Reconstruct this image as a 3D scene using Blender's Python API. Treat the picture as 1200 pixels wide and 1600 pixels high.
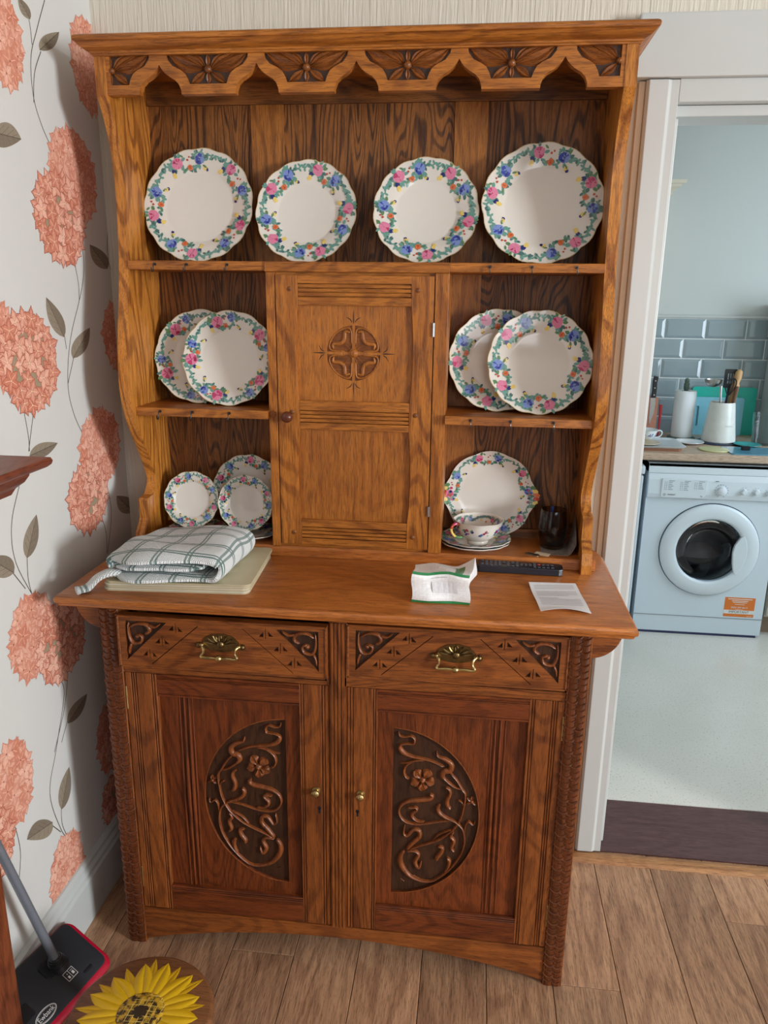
import bpy, bmesh, math, random, json
from mathutils import Vector, Matrix
from mathutils.geometry import tessellate_polygon
for o in list(bpy.data.objects): bpy.data.objects.remove(o)
SC = bpy.context.scene
COL = SC.collection
PI = math.pi
random.seed(7)
# ------------------------------------------------------------ camera
cam_d = bpy.data.cameras.new('camera'); cam = bpy.data.objects.new('camera', cam_d); COL.objects.link(cam)
yaw, pitch, roll = 0.1129, 0.2719, 0.0125
fw = Vector((-math.sin(yaw)*math.cos(pitch), math.cos(yaw)*math.cos(pitch), -math.sin(pitch)))
rt = Vector((math.cos(yaw), math.sin(yaw), 0)); up = rt.cross(fw)
rt, up = rt*math.cos(roll)+up*math.sin(roll), up*math.cos(roll)-rt*math.sin(roll)
cam.matrix_world = Matrix(((rt.x, up.x, -fw.x, 0.264), (rt.y, up.y, -fw.y, -1.4767), (rt.z, up.z, -fw.z, 1.556), (0, 0, 0, 1)))
cam_d.sensor_fit = 'VERTICAL'; cam_d.sensor_height = 24.0; cam_d.lens = 24.0*1195.03/1600
cam_d.clip_start = 0.05
SC.camera = cam
# ------------------------------------------------------------ world, window and fill light, exposure
w = bpy.data.worlds.new('sky'); SC.world = w; w.use_nodes = True
bg = w.node_tree.nodes['Background']; bg.inputs['Color'].default_value = (0.72, 0.85, 1.0, 1); bg.inputs['Strength'].default_value = 1.0
def area(name, loc, aim, sx, sy, power, color):
    d = bpy.data.lights.new(name, 'AREA'); d.shape = 'RECTANGLE'; d.size = sx; d.size_y = sy; d.energy = power; d.color = color
    o = bpy.data.objects.new(name, d); COL.objects.link(o); o.location = loc
    o.rotation_euler = (Vector(aim)-Vector(loc)).to_track_quat('-Z', 'Y').to_euler()
    return o
area('window_daylight', (5.28, -2.62, 1.62), (-3, 0.6, 1.4), 0.95, 1.2, 300, (0.92, 0.965, 1.0))
area('rear_fill_light', (1.4, -3.06, 1.6), (1.0, 3, 1.4), 1.2, 1.2, 15, (0.95, 0.975, 1.0))  # frontal fill added at the unseen rear wall
area('kitchen_window_daylight', (2.86, 1.35, 1.55), (0, 1.75, 1.1), 1.0, 1.1, 32, (0.75, 0.885, 1.0))
SC.view_settings.view_transform = 'Standard'; SC.view_settings.look = 'None'
SC.view_settings.gamma = 1.0; SC.view_settings.use_curve_mapping = False
SC.view_settings.exposure = -0.06
# ------------------------------------------------------------ materials
def lin(r, g, b):
    f = lambda c: (c/255/12.92 if c/255 <= .04045 else ((c/255+.055)/1.055)**2.4)
    return (f(r), f(g), f(b), 1)
MATS = {}
def nodes_of(name):
    m = bpy.data.materials.new(name); m.use_nodes = True; nt = m.node_tree
    return m, nt, nt.nodes['Principled BSDF']
def N(nt, typ, **kw):
    n = nt.nodes.new(typ)
    for k, v in kw.items():
        if k in n.inputs: n.inputs[k].default_value = v
        else: setattr(n, k, v)
    return n
def L(nt, a, b): nt.links.new(a, b)
def math_n(nt, op, a, b=None):
    n = nt.nodes.new('ShaderNodeMath'); n.operation = op
    for i, x in enumerate((a, b)):
        if x is None: continue
        if hasattr(x, 'links') or hasattr(x, 'is_linked'): L(nt, x, n.inputs[i])
        else: n.inputs[i].default_value = x
    return n.outputs[0]
def mixc(nt, fac, a, b, typ='MIX'):
    n = nt.nodes.new('ShaderNodeMix'); n.data_type = 'RGBA'; n.blend_type = typ
    for s, x in ((n.inputs[0], fac), (n.inputs[6], a), (n.inputs[7], b)):
        if hasattr(x, 'is_linked'): L(nt, x, s)
        else: s.default_value = x
    return n.outputs[2]
def plain(name, col, rough=.5, metal=0, noise=.06, nscale=40, bump=0, bscale=200, coat=0, **kw):
    if name in MATS: return MATS[name]
    m, nt, b = nodes_of(name)
    tc = N(nt, 'ShaderNodeTexCoord'); nz = N(nt, 'ShaderNodeTexNoise', Scale=nscale, Detail=4.0)
    L(nt, tc.outputs['Object'], nz.inputs['Vector'])
    c2 = tuple(max(0, c*(1-noise*2)) for c in col[:3])+(1,); c3 = tuple(min(1, c*(1+noise)) for c in col[:3])+(1,)
    L(nt, mixc(nt, nz.outputs['Fac'], c2, c3), b.inputs['Base Color'])
    b.inputs['Roughness'].default_value = rough; b.inputs['Metallic'].default_value = metal
    b.inputs['Coat Weight'].default_value = coat; b.inputs['Coat Roughness'].default_value = .08
    for k, v in kw.items(): b.inputs[k.replace('_', ' ')].default_value = v
    if bump:
        n2 = N(nt, 'ShaderNodeTexNoise', Scale=bscale, Detail=3.0); L(nt, tc.outputs['Object'], n2.inputs['Vector'])
        bp = N(nt, 'ShaderNodeBump', Strength=bump, Distance=.002); L(nt, n2.outputs['Fac'], bp.inputs['Height']); L(nt, bp.outputs[0], b.inputs['Normal'])
    MATS[name] = m; return m
def oak(name, light, dark, axis, rough=.38, ring=22.0, across=5.0, contrast=.5, rnd=.0, bump=.25, spec=.45):
    if name in MATS: return MATS[name]
    m, nt, b = nodes_of(name)
    tc = N(nt, 'ShaderNodeTexCoord'); oi = N(nt, 'ShaderNodeObjectInfo')
    off = N(nt, 'ShaderNodeVectorMath', operation='SCALE'); off.inputs[0].default_value = (17.3, 11.7, 23.1); L(nt, oi.outputs['Random'], off.inputs['Scale'])
    add = N(nt, 'ShaderNodeVectorMath', operation='ADD'); L(nt, tc.outputs['Object'], add.inputs[0]); L(nt, off.outputs[0], add.inputs[1])
    def stretched(a, c):
        s = {'x': (a, c, c), 'y': (c, a, c), 'z': (c, c, a)}[axis]
        mp = N(nt, 'ShaderNodeMapping'); mp.inputs['Scale'].default_value = s; L(nt, add.outputs[0], mp.inputs['Vector']); return mp.outputs[0]
    n1 = N(nt, 'ShaderNodeTexNoise', Scale=1.0, Detail=2.0, Roughness=.45, Distortion=.3); L(nt, stretched(1.3, across), n1.inputs['Vector'])
    rings = math_n(nt, 'SINE', math_n(nt, 'MULTIPLY', n1.outputs['Fac'], ring*2*PI))
    mr = N(nt, 'ShaderNodeMapRange'); mr.interpolation_type = 'SMOOTHSTEP'; mr.inputs['From Min'].default_value = -.95; mr.inputs['From Max'].default_value = .1; L(nt, rings, mr.inputs['Value']); rings = mr.outputs[0]
    n2 = N(nt, 'ShaderNodeTexNoise', Scale=1.0, Detail=5.0, Roughness=.6); L(nt, stretched(5, 90), n2.inputs['Vector'])
    n3 = N(nt, 'ShaderNodeTexNoise', Scale=1.0, Detail=3.0, Roughness=.7); L(nt, stretched(28, 520), n3.inputs['Vector'])
    n4 = N(nt, 'ShaderNodeTexNoise', Scale=2.2, Detail=2.0); L(nt, add.outputs[0], n4.inputs['Vector'])
    f = math_n(nt, 'ADD', math_n(nt, 'MULTIPLY', rings, .50*contrast), math_n(nt, 'MULTIPLY', n2.outputs['Fac'], 1.1))
    f = math_n(nt, 'ADD', f, math_n(nt, 'MULTIPLY', math_n(nt, 'SUBTRACT', n4.outputs['Fac'], .5), .45))
    f = math_n(nt, 'SUBTRACT', f, .10+.36*contrast)
    base = mixc(nt, f, dark, light); base.node.clamp_factor = True
    pr = N(nt, 'ShaderNodeMapRange'); pr.inputs['From Min'].default_value = .40; pr.inputs['From Max'].default_value = .50
    pr.inputs['To Min'].default_value = .45; pr.inputs['To Max'].default_value = 1.0; L(nt, n3.outputs['Fac'], pr.inputs['Value'])
    g = N(nt, 'ShaderNodeCombineColor')
    for i in range(3): L(nt, pr.outputs[0], g.inputs[i])
    col = mixc(nt, .8, base, g.outputs[0], 'MULTIPLY')
    if rnd:
        hv = N(nt, 'ShaderNodeHueSaturation'); L(nt, col, hv.inputs['Color'])
        v = math_n(nt, 'MULTIPLY_ADD', oi.outputs['Random'], rnd); v.node.inputs[2].default_value = 1-rnd/2; L(nt, v, hv.inputs['Value']); col = hv.outputs[0]
    L(nt, col, b.inputs['Base Color'])
    b.inputs['Roughness'].default_value = rough; b.inputs['Specular IOR Level'].default_value = spec
    bp = N(nt, 'ShaderNodeBump', Strength=bump, Distance=.0008)
    L(nt, math_n(nt, 'ADD', pr.outputs[0], math_n(nt, 'MULTIPLY', n2.outputs['Fac'], .6)), bp.inputs['Height']); L(nt, bp.outputs[0], b.inputs['Normal'])
    MATS[name] = m; return m
def printed(name, rough=.35, coat=0, spec=.5):
    if name in MATS: return MATS[name]
    m, nt, b = nodes_of(name); a = N(nt, 'ShaderNodeVertexColor'); a.layer_name = 'Col'
    nz = N(nt, 'ShaderNodeTexNoise', Scale=220.0, Detail=2.0); tc = N(nt, 'ShaderNodeTexCoord'); L(nt, tc.outputs['Object'], nz.inputs['Vector'])
    hv = N(nt, 'ShaderNodeHueSaturation'); L(nt, a.outputs['Color'], hv.inputs['Color'])
    v = math_n(nt, 'MULTIPLY_ADD', nz.outputs['Fac'], .35); v.node.inputs[2].default_value = .82; L(nt, v, hv.inputs['Value'])
    L(nt, hv.outputs[0], b.inputs['Base Color']); b.inputs['Roughness'].default_value = rough; b.inputs['Coat Weight'].default_value = coat; b.inputs['Specular IOR Level'].default_value = spec
    MATS[name] = m; return m
HL, HD = lin(208, 130, 50), lin(120, 63, 21)       # rack oak, honey brown
BL, BD = lin(168, 96, 42), lin(88, 42, 17)        # base oak, redder
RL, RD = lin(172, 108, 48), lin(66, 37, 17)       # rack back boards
OHx = oak('oak_rack_x', HL, HD, 'x'); OHy = oak('oak_rack_y', HL, HD, 'y'); OHz = oak('oak_rack_z', HL, HD, 'z', ring=20, contrast=.65)
OHp = oak('oak_rack_panel_z', HL, HD, 'z', ring=20, contrast=.22, bump=.3)
OHs = oak('oak_rack_side_z', lin(228, 150, 62), lin(132, 72, 24), 'z', ring=20, contrast=.85)
OPx = oak('oak_door_rail_x', lin(142, 70, 30), lin(74, 32, 13), 'x'); OPz = oak('oak_door_panel_z', lin(142, 70, 30), lin(72, 32, 13), 'z')
OBx = oak('oak_base_x', BL, BD, 'x'); OBy = oak('oak_base_y', BL, BD, 'y'); OBz = oak('oak_base_z', BL, BD, 'z')
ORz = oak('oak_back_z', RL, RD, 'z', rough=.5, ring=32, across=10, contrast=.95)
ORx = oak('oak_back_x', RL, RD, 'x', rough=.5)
OTx = oak('oak_top_x', lin(208, 128, 60), lin(142, 76, 32), 'x', rough=.28, ring=16, across=4, contrast=.3, spec=.5)
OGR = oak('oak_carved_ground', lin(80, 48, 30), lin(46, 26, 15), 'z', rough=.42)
OCV = oak('oak_carving', lin(158, 88, 42), lin(96, 48, 22), 'z', rough=.3, contrast=.4)
OCP = oak('oak_post_carving', lin(122, 64, 32), lin(70, 34, 16), 'z', rough=.22, contrast=.4)
OCH = oak('oak_rack_carving', lin(160, 94, 42), lin(98, 52, 22), 'x', rough=.33, contrast=.4)
BRASS = plain('brass', lin(186, 164, 112), .32, 1.0, .12, 60)
BRASSD = plain('aged_brass', lin(132, 110, 72), .38, 1.0, .25, 90, bump=.2)
STEEL = plain('steel', lin(190, 190, 188), .28, 1.0, .05)
IRON = plain('dark_steel', lin(95, 92, 90), .35, 1.0, .1)
WHITEP = plain('white_gloss_paint', lin(196, 200, 198), .28, noise=.015, nscale=6)
BOUNCEW = plain('bounce_tinted_strip', lin(214, 196, 172), .6, noise=.03, nscale=5)
DULLW = plain('tan_wall_paint', lin(112, 98, 84), .7, noise=.03, nscale=5)
CHINA = plain('cream_china', lin(226, 220, 210), .12, noise=.01, coat=.5)
BLACK = plain('black_plastic', lin(32, 33, 36), .38, noise=.05)
DARK = plain('dark_void', lin(14, 11, 9), .8)
PRINT = printed('glazed_print', .2, .3); WALLPRINT = printed('wallpaper_ink', .75, spec=.2); PAPERPRINT = printed('paper_ink', .6)
# ------------------------------------------------------------ mesh helpers
class MB:
    def __init__(s): s.v, s.f, s.c, s.uv = [], [], [], {}
    def add(s, vs, fs, col=None):
        k = len(s.v); s.v += [tuple(q) for q in vs]
        for f in fs: s.f.append([i+k for i in f]); s.c.append(col)
        return k
    def box(s, x0, x1, y0, y1, z0, z1, col=None):
        s.add([(x0,y0,z0),(x1,y0,z0),(x1,y1,z0),(x0,y1,z0),(x0,y0,z1),(x1,y0,z1),(x1,y1,z1),(x0,y1,z1)],
              [(0,3,2,1),(4,5,6,7),(0,1,5,4),(1,2,6,5),(2,3,7,6),(3,0,4,7)], col); return s
    def prism(s, poly, axis, a0, a1, col=None):
        n = len(poly)
        mk = {'x': lambda p, a: (a, p[0], p[1]), 'y': lambda p, a: (p[0], a, p[1]), 'z': lambda p, a: (p[0], p[1], a)}[axis]
        vs = [mk(p, a0) for p in poly]+[mk(p, a1) for p in poly]
        tri = tessellate_polygon([[Vector((p[0], p[1], 0)) for p in poly]])
        fs = [tuple(t) for t in tri]+[tuple(i+n for i in t) for t in tri]
        fs += [(i, (i+1) % n, n+(i+1) % n, n+i) for i in range(n)]
        s.add(vs, fs, col); return s
    def lathe(s, prof, n=24, c=(0,0,0), axis='z', a0=0, a1=2*PI, fac=None, col=None):
        full = abs(a1-a0-2*PI) < 1e-6; m = n if full else n+1; vs, fs = [], []
        for r, h in prof:
            for i in range(m):
                a = a0+(a1-a0)*i/n; rr = r*(fac(a, r) if fac else 1)
                p = (rr*math.cos(a), rr*math.sin(a), h)
                if axis == 'y': p = (p[0], h, p[1])
                elif axis == 'x': p = (h, p[0], p[1])
                vs.append((p[0]+c[0], p[1]+c[1], p[2]+c[2]))
        for j in range(len(prof)-1):
            for i in range(n):
                i2 = (i+1) % m if full else i+1
                fs.append((j*m+i, j*m+i2, (j+1)*m+i2, (j+1)*m+i))
        s.add(vs, fs, col); return s
    def tube(s, pts, rad, n=8, col=None, caps=True):
        pts = [Vector(p) for p in pts]; k = len(pts)
        if not hasattr(rad, '__len__'): rad = [rad]*k
        t0 = (pts[1]-pts[0]).normalized(); u = t0.orthogonal().normalized(); vs, fs = [], []
        for i in range(k):
            t = (pts[min(i+1, k-1)]-pts[max(i-1, 0)]).normalized(); u = (u-t*u.dot(t)).normalized(); b = t.cross(u)
            for j in range(n):
                a = 2*PI*j/n; vs.append(pts[i]+(u*math.cos(a)+b*math.sin(a))*rad[i])
        for i in range(k-1):
            for j in range(n): fs.append((i*n+j, i*n+(j+1) % n, (i+1)*n+(j+1) % n, (i+1)*n+j))
        if caps: fs += [tuple(range(n))[::-1], tuple((k-1)*n+j for j in range(n))]
        s.add(vs, fs, col); return s
    def stroke(s, pts, wid, y0, h, n=6, sub=3, col=None):       # half-round carved ribbon lying in the x/z plane, proud towards -y
        pts, wid = smooth(pts, wid, sub); vs, fs, k = [], [], len(pts)
        for i in range(k):
            a, b = pts[max(i-1, 0)], pts[min(i+1, k-1)]; dx, dz = b[0]-a[0], b[1]-a[1]; l = math.hypot(dx, dz) or 1; nx, nz = -dz/l, dx/l
            e = .35 if i in (0, k-1) else 1
            hh = h*e*min(1, .45+wid[i]/.008)
            for j in range(n+1):
                q = PI*j/n; o = math.cos(q)*wid[i]/2*e; vs.append((pts[i][0]+nx*o, y0-hh*math.sin(q)**.8, pts[i][1]+nz*o))
        for i in range(k-1):
            for j in range(n): fs.append((i*(n+1)+j, i*(n+1)+j+1, (i+1)*(n+1)+j+1, (i+1)*(n+1)+j))
        s.add(vs, fs, col); return s
    def leaf(s, b, t, wid, y0, h, crease=.5, n=7, peak=.5, bow=0, col=None):    # carved petal in the x/z plane
        vs, fs = [], []; dx, dz = t[0]-b[0], t[1]-b[1]; l = math.hypot(dx, dz); nx, nz = -dz/l, dx/l
        for i in range(n+1):
            q = i/n; ww = wid/2*max(.04, math.sin(PI*q**(math.log(.5)/math.log(peak))))**.8
            cx, cz = b[0]+dx*q+nx*bow*math.sin(PI*q), b[1]+dz*q+nz*bow*math.sin(PI*q)
            for o, hh in ((-1, 0), (-.55, 1), (0, 1-crease), (.55, 1), (1, 0)):
                vs.append((cx+nx*o*ww, y0-h*hh*(.4+.6*math.sin(PI*min(max(q, .08), .92))), cz+nz*o*ww))
        for i in range(n):
            for j in range(4): fs.append((i*5+j, i*5+j+1, i*5+6+j, i*5+5+j))
        s.add(vs, fs, col); return s
    def dome(s, x, z, r, y0, h, n=14, col=None):
        s.lathe([(r*math.cos(a), y0-h*math.sin(a)) for a in (0, .4, .8, 1.15, 1.5)], n, (x, 0, z), 'y', col=col); return s
    def build(s, name, mat, parent=None, bevel=0, smooth=False, seg=2, merge=True, wn=False):
        me = bpy.data.meshes.new(name); me.from_pydata(s.v, [], s.f)
        bm = bmesh.new(); bm.from_mesh(me)
        cl = None
        if any(c is not None for c in s.c):
            cl = bm.loops.layers.float_color.new('Col'); bm.faces.ensure_lookup_table()
            for f, c in zip(bm.faces, s.c):
                for l in f.loops: l[cl] = c or (1, 1, 1, 1)
        if s.uv:
            ul = bm.loops.layers.uv.new('UVMap')
            for f in bm.faces:
                for l in f.loops: l[ul].uv = s.uv.get(l.vert.index, (0, 0))
        if cl is None:
            if merge: bmesh.ops.remove_doubles(bm, verts=bm.verts, dist=1e-5)
            bmesh.ops.recalc_face_normals(bm, faces=bm.faces)
        if bevel:
            es = [e for e in bm.edges if len(e.link_faces) == 2 and e.calc_face_angle(0) > .6]
            bmesh.ops.bevel(bm, geom=es, offset=bevel, segments=seg, profile=.6, affect='EDGES', clamp_overlap=True)
        if smooth:
            for f in bm.faces: f.smooth = True
            for e in bm.edges:
                if len(e.link_faces) == 2 and e.calc_face_angle(0) > .75: e.smooth = False
        bm.to_mesh(me); bm.free()
        return link(name, me, mat, parent)
def link(name, me, mat, parent=None):
    o = bpy.data.objects.new(name, me); COL.objects.link(o)
    if mat and not me.materials: me.materials.append(mat)
    if parent: o.parent = parent
    return o
def smooth(pts, wid=None, sub=4):
    if len(pts) < 3 or sub < 2: return list(pts), list(wid) if wid else None
    out, wo = [], []; n = len(pts)
    for i in range(n-1):
        p = [pts[max(i-1, 0)], pts[i], pts[i+1], pts[min(i+2, n-1)]]
        for k in range(sub):
            t = k/sub
            out.append(tuple(.5*((2*b)+(-a+c)*t+(2*a-5*b+4*c-d)*t*t+(-a+3*b-3*c+d)*t**3) for a, b, c, d in zip(*p)))
            if wid: wo.append(wid[i]*(1-t)+wid[i+1]*t)
    out.append(tuple(pts[-1]))
    if wid: wo.append(wid[-1])
    return out, wo
def relief(outline, holes, y0, y1, depth):
    """board in the x/z plane with recesses; returns (board, list of recess floors)"""
    b = MB(); polys = [outline]+holes
    tri = tessellate_polygon([[Vector((p[0], p[1], 0)) for p in q] for q in polys])
    flat = [p for q in polys for p in q]
    b.add([(p[0], y0, p[1]) for p in flat], [tuple(t) for t in tri])
    n = len(outline)
    b.add([(p[0], y0, p[1]) for p in outline]+[(p[0], y1, p[1]) for p in outline], [(i, (i+1) % n, n+(i+1) % n, n+i) for i in range(n)])
    t2 = tessellate_polygon([[Vector((p[0], p[1], 0)) for p in outline]]); b.add([(p[0], y1, p[1]) for p in outline], [tuple(t) for t in t2])
    g = []
    for h in holes:
        n = len(h)
        b.add([(p[0], y0, p[1]) for p in h]+[(p[0], y0+depth, p[1]) for p in h], [(i, (i+1) % n, n+(i+1) % n, n+i) for i in range(n)])
        t3 = tessellate_polygon([[Vector((p[0], p[1], 0)) for p in h]]); gi = MB(); gi.add([(p[0], y0+depth, p[1]) for p in h], [tuple(t) for t in t3]); g.append(gi)
    return b, g
def tag(o, label, cat, group=None):
    o['label'] = label; o['category'] = cat
    if group: o['group'] = group
    return o
def thing(name, label, cat, loc=(0, 0, 0), rz=0, group=None):
    o = bpy.data.objects.new(name, None); COL.objects.link(o); o.location = loc; o.rotation_euler = (0, 0, rz); o.empty_display_size = .05
    return tag(o, label, cat, group)
def struct(o, label=None):
    o['kind'] = 'structure'
    if label: o['label'] = label
    return o
def text(name, body, size, mat, parent, M, extrude=.0002, align='CENTER'):
    cu = bpy.data.curves.new(name, 'FONT'); cu.body = body; cu.size = size; cu.align_x = align; cu.align_y = 'CENTER'; cu.extrude = extrude
    t = bpy.data.objects.new(name, cu); COL.objects.link(t)
    me = bpy.data.meshes.new_from_object(t.evaluated_get(bpy.context.evaluated_depsgraph_get())); bpy.data.objects.remove(t)
    me.name = name; me.materials.clear(); o = link(name, me, mat, parent); o.matrix_local = M; return o
def frame(xd, yd, loc):
    x = Vector(xd).normalized(); z = x.cross(Vector(yd)).normalized(); y = z.cross(x)
    return Matrix(((x.x, y.x, z.x, loc[0]), (x.y, y.y, z.y, loc[1]), (x.z, y.z, z.z, loc[2]), (0, 0, 0, 1)))
FRONT = lambda x, y, z: frame((1, 0, 0), (0, 0, 1), (x, y, z))
# ------------------------------------------------------------ traced ornament (metres, on the door and on the wall)
VINE=[[[[0.133, 0.634], [0.136, 0.624], [0.147, 0.622], [0.161, 0.625], [0.169, 0.617], [0.166, 0.606], [0.151, 0.605], [0.139, 0.601], [0.137, 0.592], [0.145, 0.581], [0.162, 0.574], [0.188, 0.57], [0.211, 0.565], [0.237, 0.553]], [0.00179, 0.00299, 0.00358, 0.00418, 0.00538, 0.00478, 0.00358, 0.00478, 0.00956, 0.01016, 0.00657, 0.00478, 0.00418, 0.00299]], [[[0.136, 0.554], [0.154, 0.557], [0.17, 0.564], [0.19, 0.567]], [0.00179, 0.00239, 0.00299, 0.00239]], [[[0.193, 0.566], [0.17, 0.563], [0.153, 0.551], [0.147, 0.535], [0.151, 0.521], [0.159, 0.516]], [0.00239, 0.00358, 0.00478, 0.00538, 0.00418, 0.00358]], [[[0.219, 0.591], [0.222, 0.579], [0.239, 0.572], [0.252, 0.56], [0.25, 0.545], [0.237, 0.541], [0.233, 0.53], [0.241, 0.52], [0.262, 0.504], [0.278, 0.5]], [0.00179, 0.00418, 0.00896, 0.01075, 0.01195, 0.01195, 0.01075, 0.00478, 0.00358, 0.00299]], [[[0.25, 0.54], [0.264, 0.524], [0.278, 0.5], [0.286, 0.486], [0.284, 0.455], [0.278, 0.424], [0.266, 0.398], [0.253, 0.382], [0.233, 0.364], [0.212, 0.352], [0.185, 0.34], [0.159, 0.326]], [0.00299, 0.00418, 0.00478, 0.00478, 0.00418, 0.00418, 0.00418, 0.00358, 0.00418, 0.00418, 0.00358, 0.00299]], [[[0.241, 0.502], [0.249, 0.497], [0.252, 0.485], [0.246, 0.467], [0.248, 0.452], [0.255, 0.446]], [0.00299, 0.00657, 0.00777, 0.00836, 0.00896, 0.00478]], [[[0.206, 0.481], [0.212, 0.476], [0.206, 0.467], [0.182, 0.462], [0.159, 0.457], [0.143, 0.446], [0.137, 0.429], [0.143, 0.412], [0.157, 0.401], [0.181, 0.399], [0.21, 0.405], [0.236, 0.412], [0.26, 0.415], [0.271, 0.411]], [0.00358, 0.00777, 0.00956, 0.00956, 0.00777, 0.00597, 0.00478, 0.00418, 0.00478, 0.00418, 0.00358, 0.00299, 0.00269, 0.00239]], [[[0.158, 0.441], [0.167, 0.441], [0.175, 0.442], [0.178, 0.436], [0.168, 0.425], [0.169, 0.415], [0.181, 0.407], [0.197, 0.407]], [0.00239, 0.00478, 0.00538, 0.00597, 0.00777, 0.00597, 0.00418, 0.00239]], [[[0.23, 0.456], [0.225, 0.446], [0.228, 0.435], [0.241, 0.424], [0.263, 0.415], [0.273, 0.408], [0.284, 0.394], [0.288, 0.373], [0.288, 0.354], [0.282, 0.328], [0.267, 0.298], [0.249, 0.274], [0.231, 0.256], [0.215, 0.246], [0.193, 0.245], [0.166, 0.255], [0.149, 0.275], [0.142, 0.294], [0.144, 0.31], [0.151, 0.324]], [0.00538, 0.00836, 0.00836, 0.00717, 0.00478, 0.00418, 0.00418, 0.00418, 0.00478, 0.00418, 0.00418, 0.00418, 0.00418, 0.00418, 0.00538, 0.00777, 0.01195, 0.01195, 0.01016, 0.00597]], [[[0.271, 0.471], [0.279, 0.467], [0.284, 0.458]], [0.00239, 0.00358, 0.00239]], [[[0.311, 0.421], [0.307, 0.41], [0.296, 0.417], [0.289, 0.404], [0.288, 0.376]], [0.00179, 0.00299, 0.00418, 0.00299, 0.00239]], [[[0.152, 0.394], [0.149, 0.372], [0.158, 0.365], [0.171, 0.382], [0.184, 0.381], [0.186, 0.365], [0.172, 0.348], [0.156, 0.327]], [0.00239, 0.00418, 0.00597, 0.00777, 0.00836, 0.00896, 0.00896, 0.00717]], [[[0.217, 0.359], [0.23, 0.376], [0.248, 0.387], [0.258, 0.391]], [0.00239, 0.00299, 0.00299, 0.00239]], [[[0.264, 0.387], [0.257, 0.373], [0.265, 0.361], [0.26, 0.342], [0.267, 0.333]], [0.00299, 0.00717, 0.00777, 0.00777, 0.00418]], [[[0.227, 0.343], [0.239, 0.341], [0.237, 0.327], [0.228, 0.313], [0.227, 0.305]], [0.00299, 0.00777, 0.00896, 0.00956, 0.00597]], [[[0.25, 0.315], [0.256, 0.306], [0.254, 0.29], [0.246, 0.273]], [0.00418, 0.00956, 0.00657, 0.00239]], [[[0.156, 0.323], [0.175, 0.325], [0.185, 0.315], [0.177, 0.295], [0.186, 0.281], [0.192, 0.299]], [0.00299, 0.00538, 0.00717, 0.00956, 0.00896, 0.00239]], [[[0.144, 0.244], [0.153, 0.237]], [0.00239, 0.00358]], [[[0.174, 0.257], [0.196, 0.245]], [0.00239, 0.00358]]]
VINE_FLOWER=[[0.189, 0.515], [0.172, 0.535], [0.203, 0.539], [0.213, 0.51], [0.188, 0.49], [0.166, 0.504], [0.301, 0.469]]
CLUSTERS=[[0.108, 2.041, 0.054, 0.08, 0], [0.462, 2.077, 0.073, 0.089, 0], [0.34, 1.82, 0.097, 0.092, 0], [0.265, 1.723, 0.101, 0.086, 1], [-0.018, 1.457, 0.055, 0.072, 0], [0.078, 1.417, 0.098, 0.098, 1], [0.512, 1.452, 0.083, 0.076, 0], [0.356, 1.183, 0.097, 0.083, 0], [0.271, 1.075, 0.087, 0.08, 1], [-0.026, 0.831, 0.079, 0.084, 0], [0.085, 0.772, 0.099, 0.087, 1], [-0.163, 0.547, 0.066, 0.085, 0], [-0.236, 0.457, 0.042, 0.067, 1], [-0.001, 0.194, 0.064, 0.084, 0], [0.267, 0.402, 0.062, 0.088, 0], [0.247, 0.215, 0.048, 0.055, 1]]
STEMS=[[[0.284, 2.159], [0.241, 2.092], [0.205, 2.028], [0.2, 1.955], [0.221, 1.905], [0.252, 1.867]], [[0.19, 2.128], [0.212, 2.101], [0.215, 2.055]], [[0.248, 2.052], [0.213, 2.001], [0.199, 1.943]], [[0.332, 1.727], [0.353, 1.646], [0.332, 1.572], [0.256, 1.456], [0.225, 1.356], [0.238, 1.286], [0.273, 1.227]], [[0.302, 1.65], [0.317, 1.586], [0.314, 1.543]], [[0.23, 1.472], [0.234, 1.435]], [[0.262, 1.412], [0.225, 1.356]], [[0.504, 1.747], [0.48, 1.652], [0.516, 1.575]], [[0.035, 1.329], [0.042, 1.266], [0.04, 1.232]], [[0.074, 1.317], [0.051, 1.265], [0.037, 1.232]], [[-0.012, 1.167], [-0.054, 1.095], [-0.055, 1.011], [0.003, 0.898]], [[-0.014, 1.011], [-0.019, 0.962], [-0.012, 0.922]], [[-0.07, 0.995], [-0.033, 0.945]], [[0.366, 1.093], [0.382, 1.002], [0.341, 0.9]], [[0.326, 1.009], [0.344, 0.952], [0.338, 0.901]], [[0.523, 1.112], [0.516, 1.021], [0.526, 0.962]], [[0.057, 0.684], [0.068, 0.636], [0.011, 0.525], [-0.035, 0.436], [-0.009, 0.319], [0.02, 0.265]], [[0.092, 0.671], [0.06, 0.598], [0.002, 0.522]], [[0.076, 0.571], [0.035, 0.527]], [[0.004, 0.372], [0.0, 0.321], [0.029, 0.247]], [[-0.176, 0.473], [-0.166, 0.383], [-0.191, 0.305]], [[-0.04, 0.352], [-0.01, 0.311]]]
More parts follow.
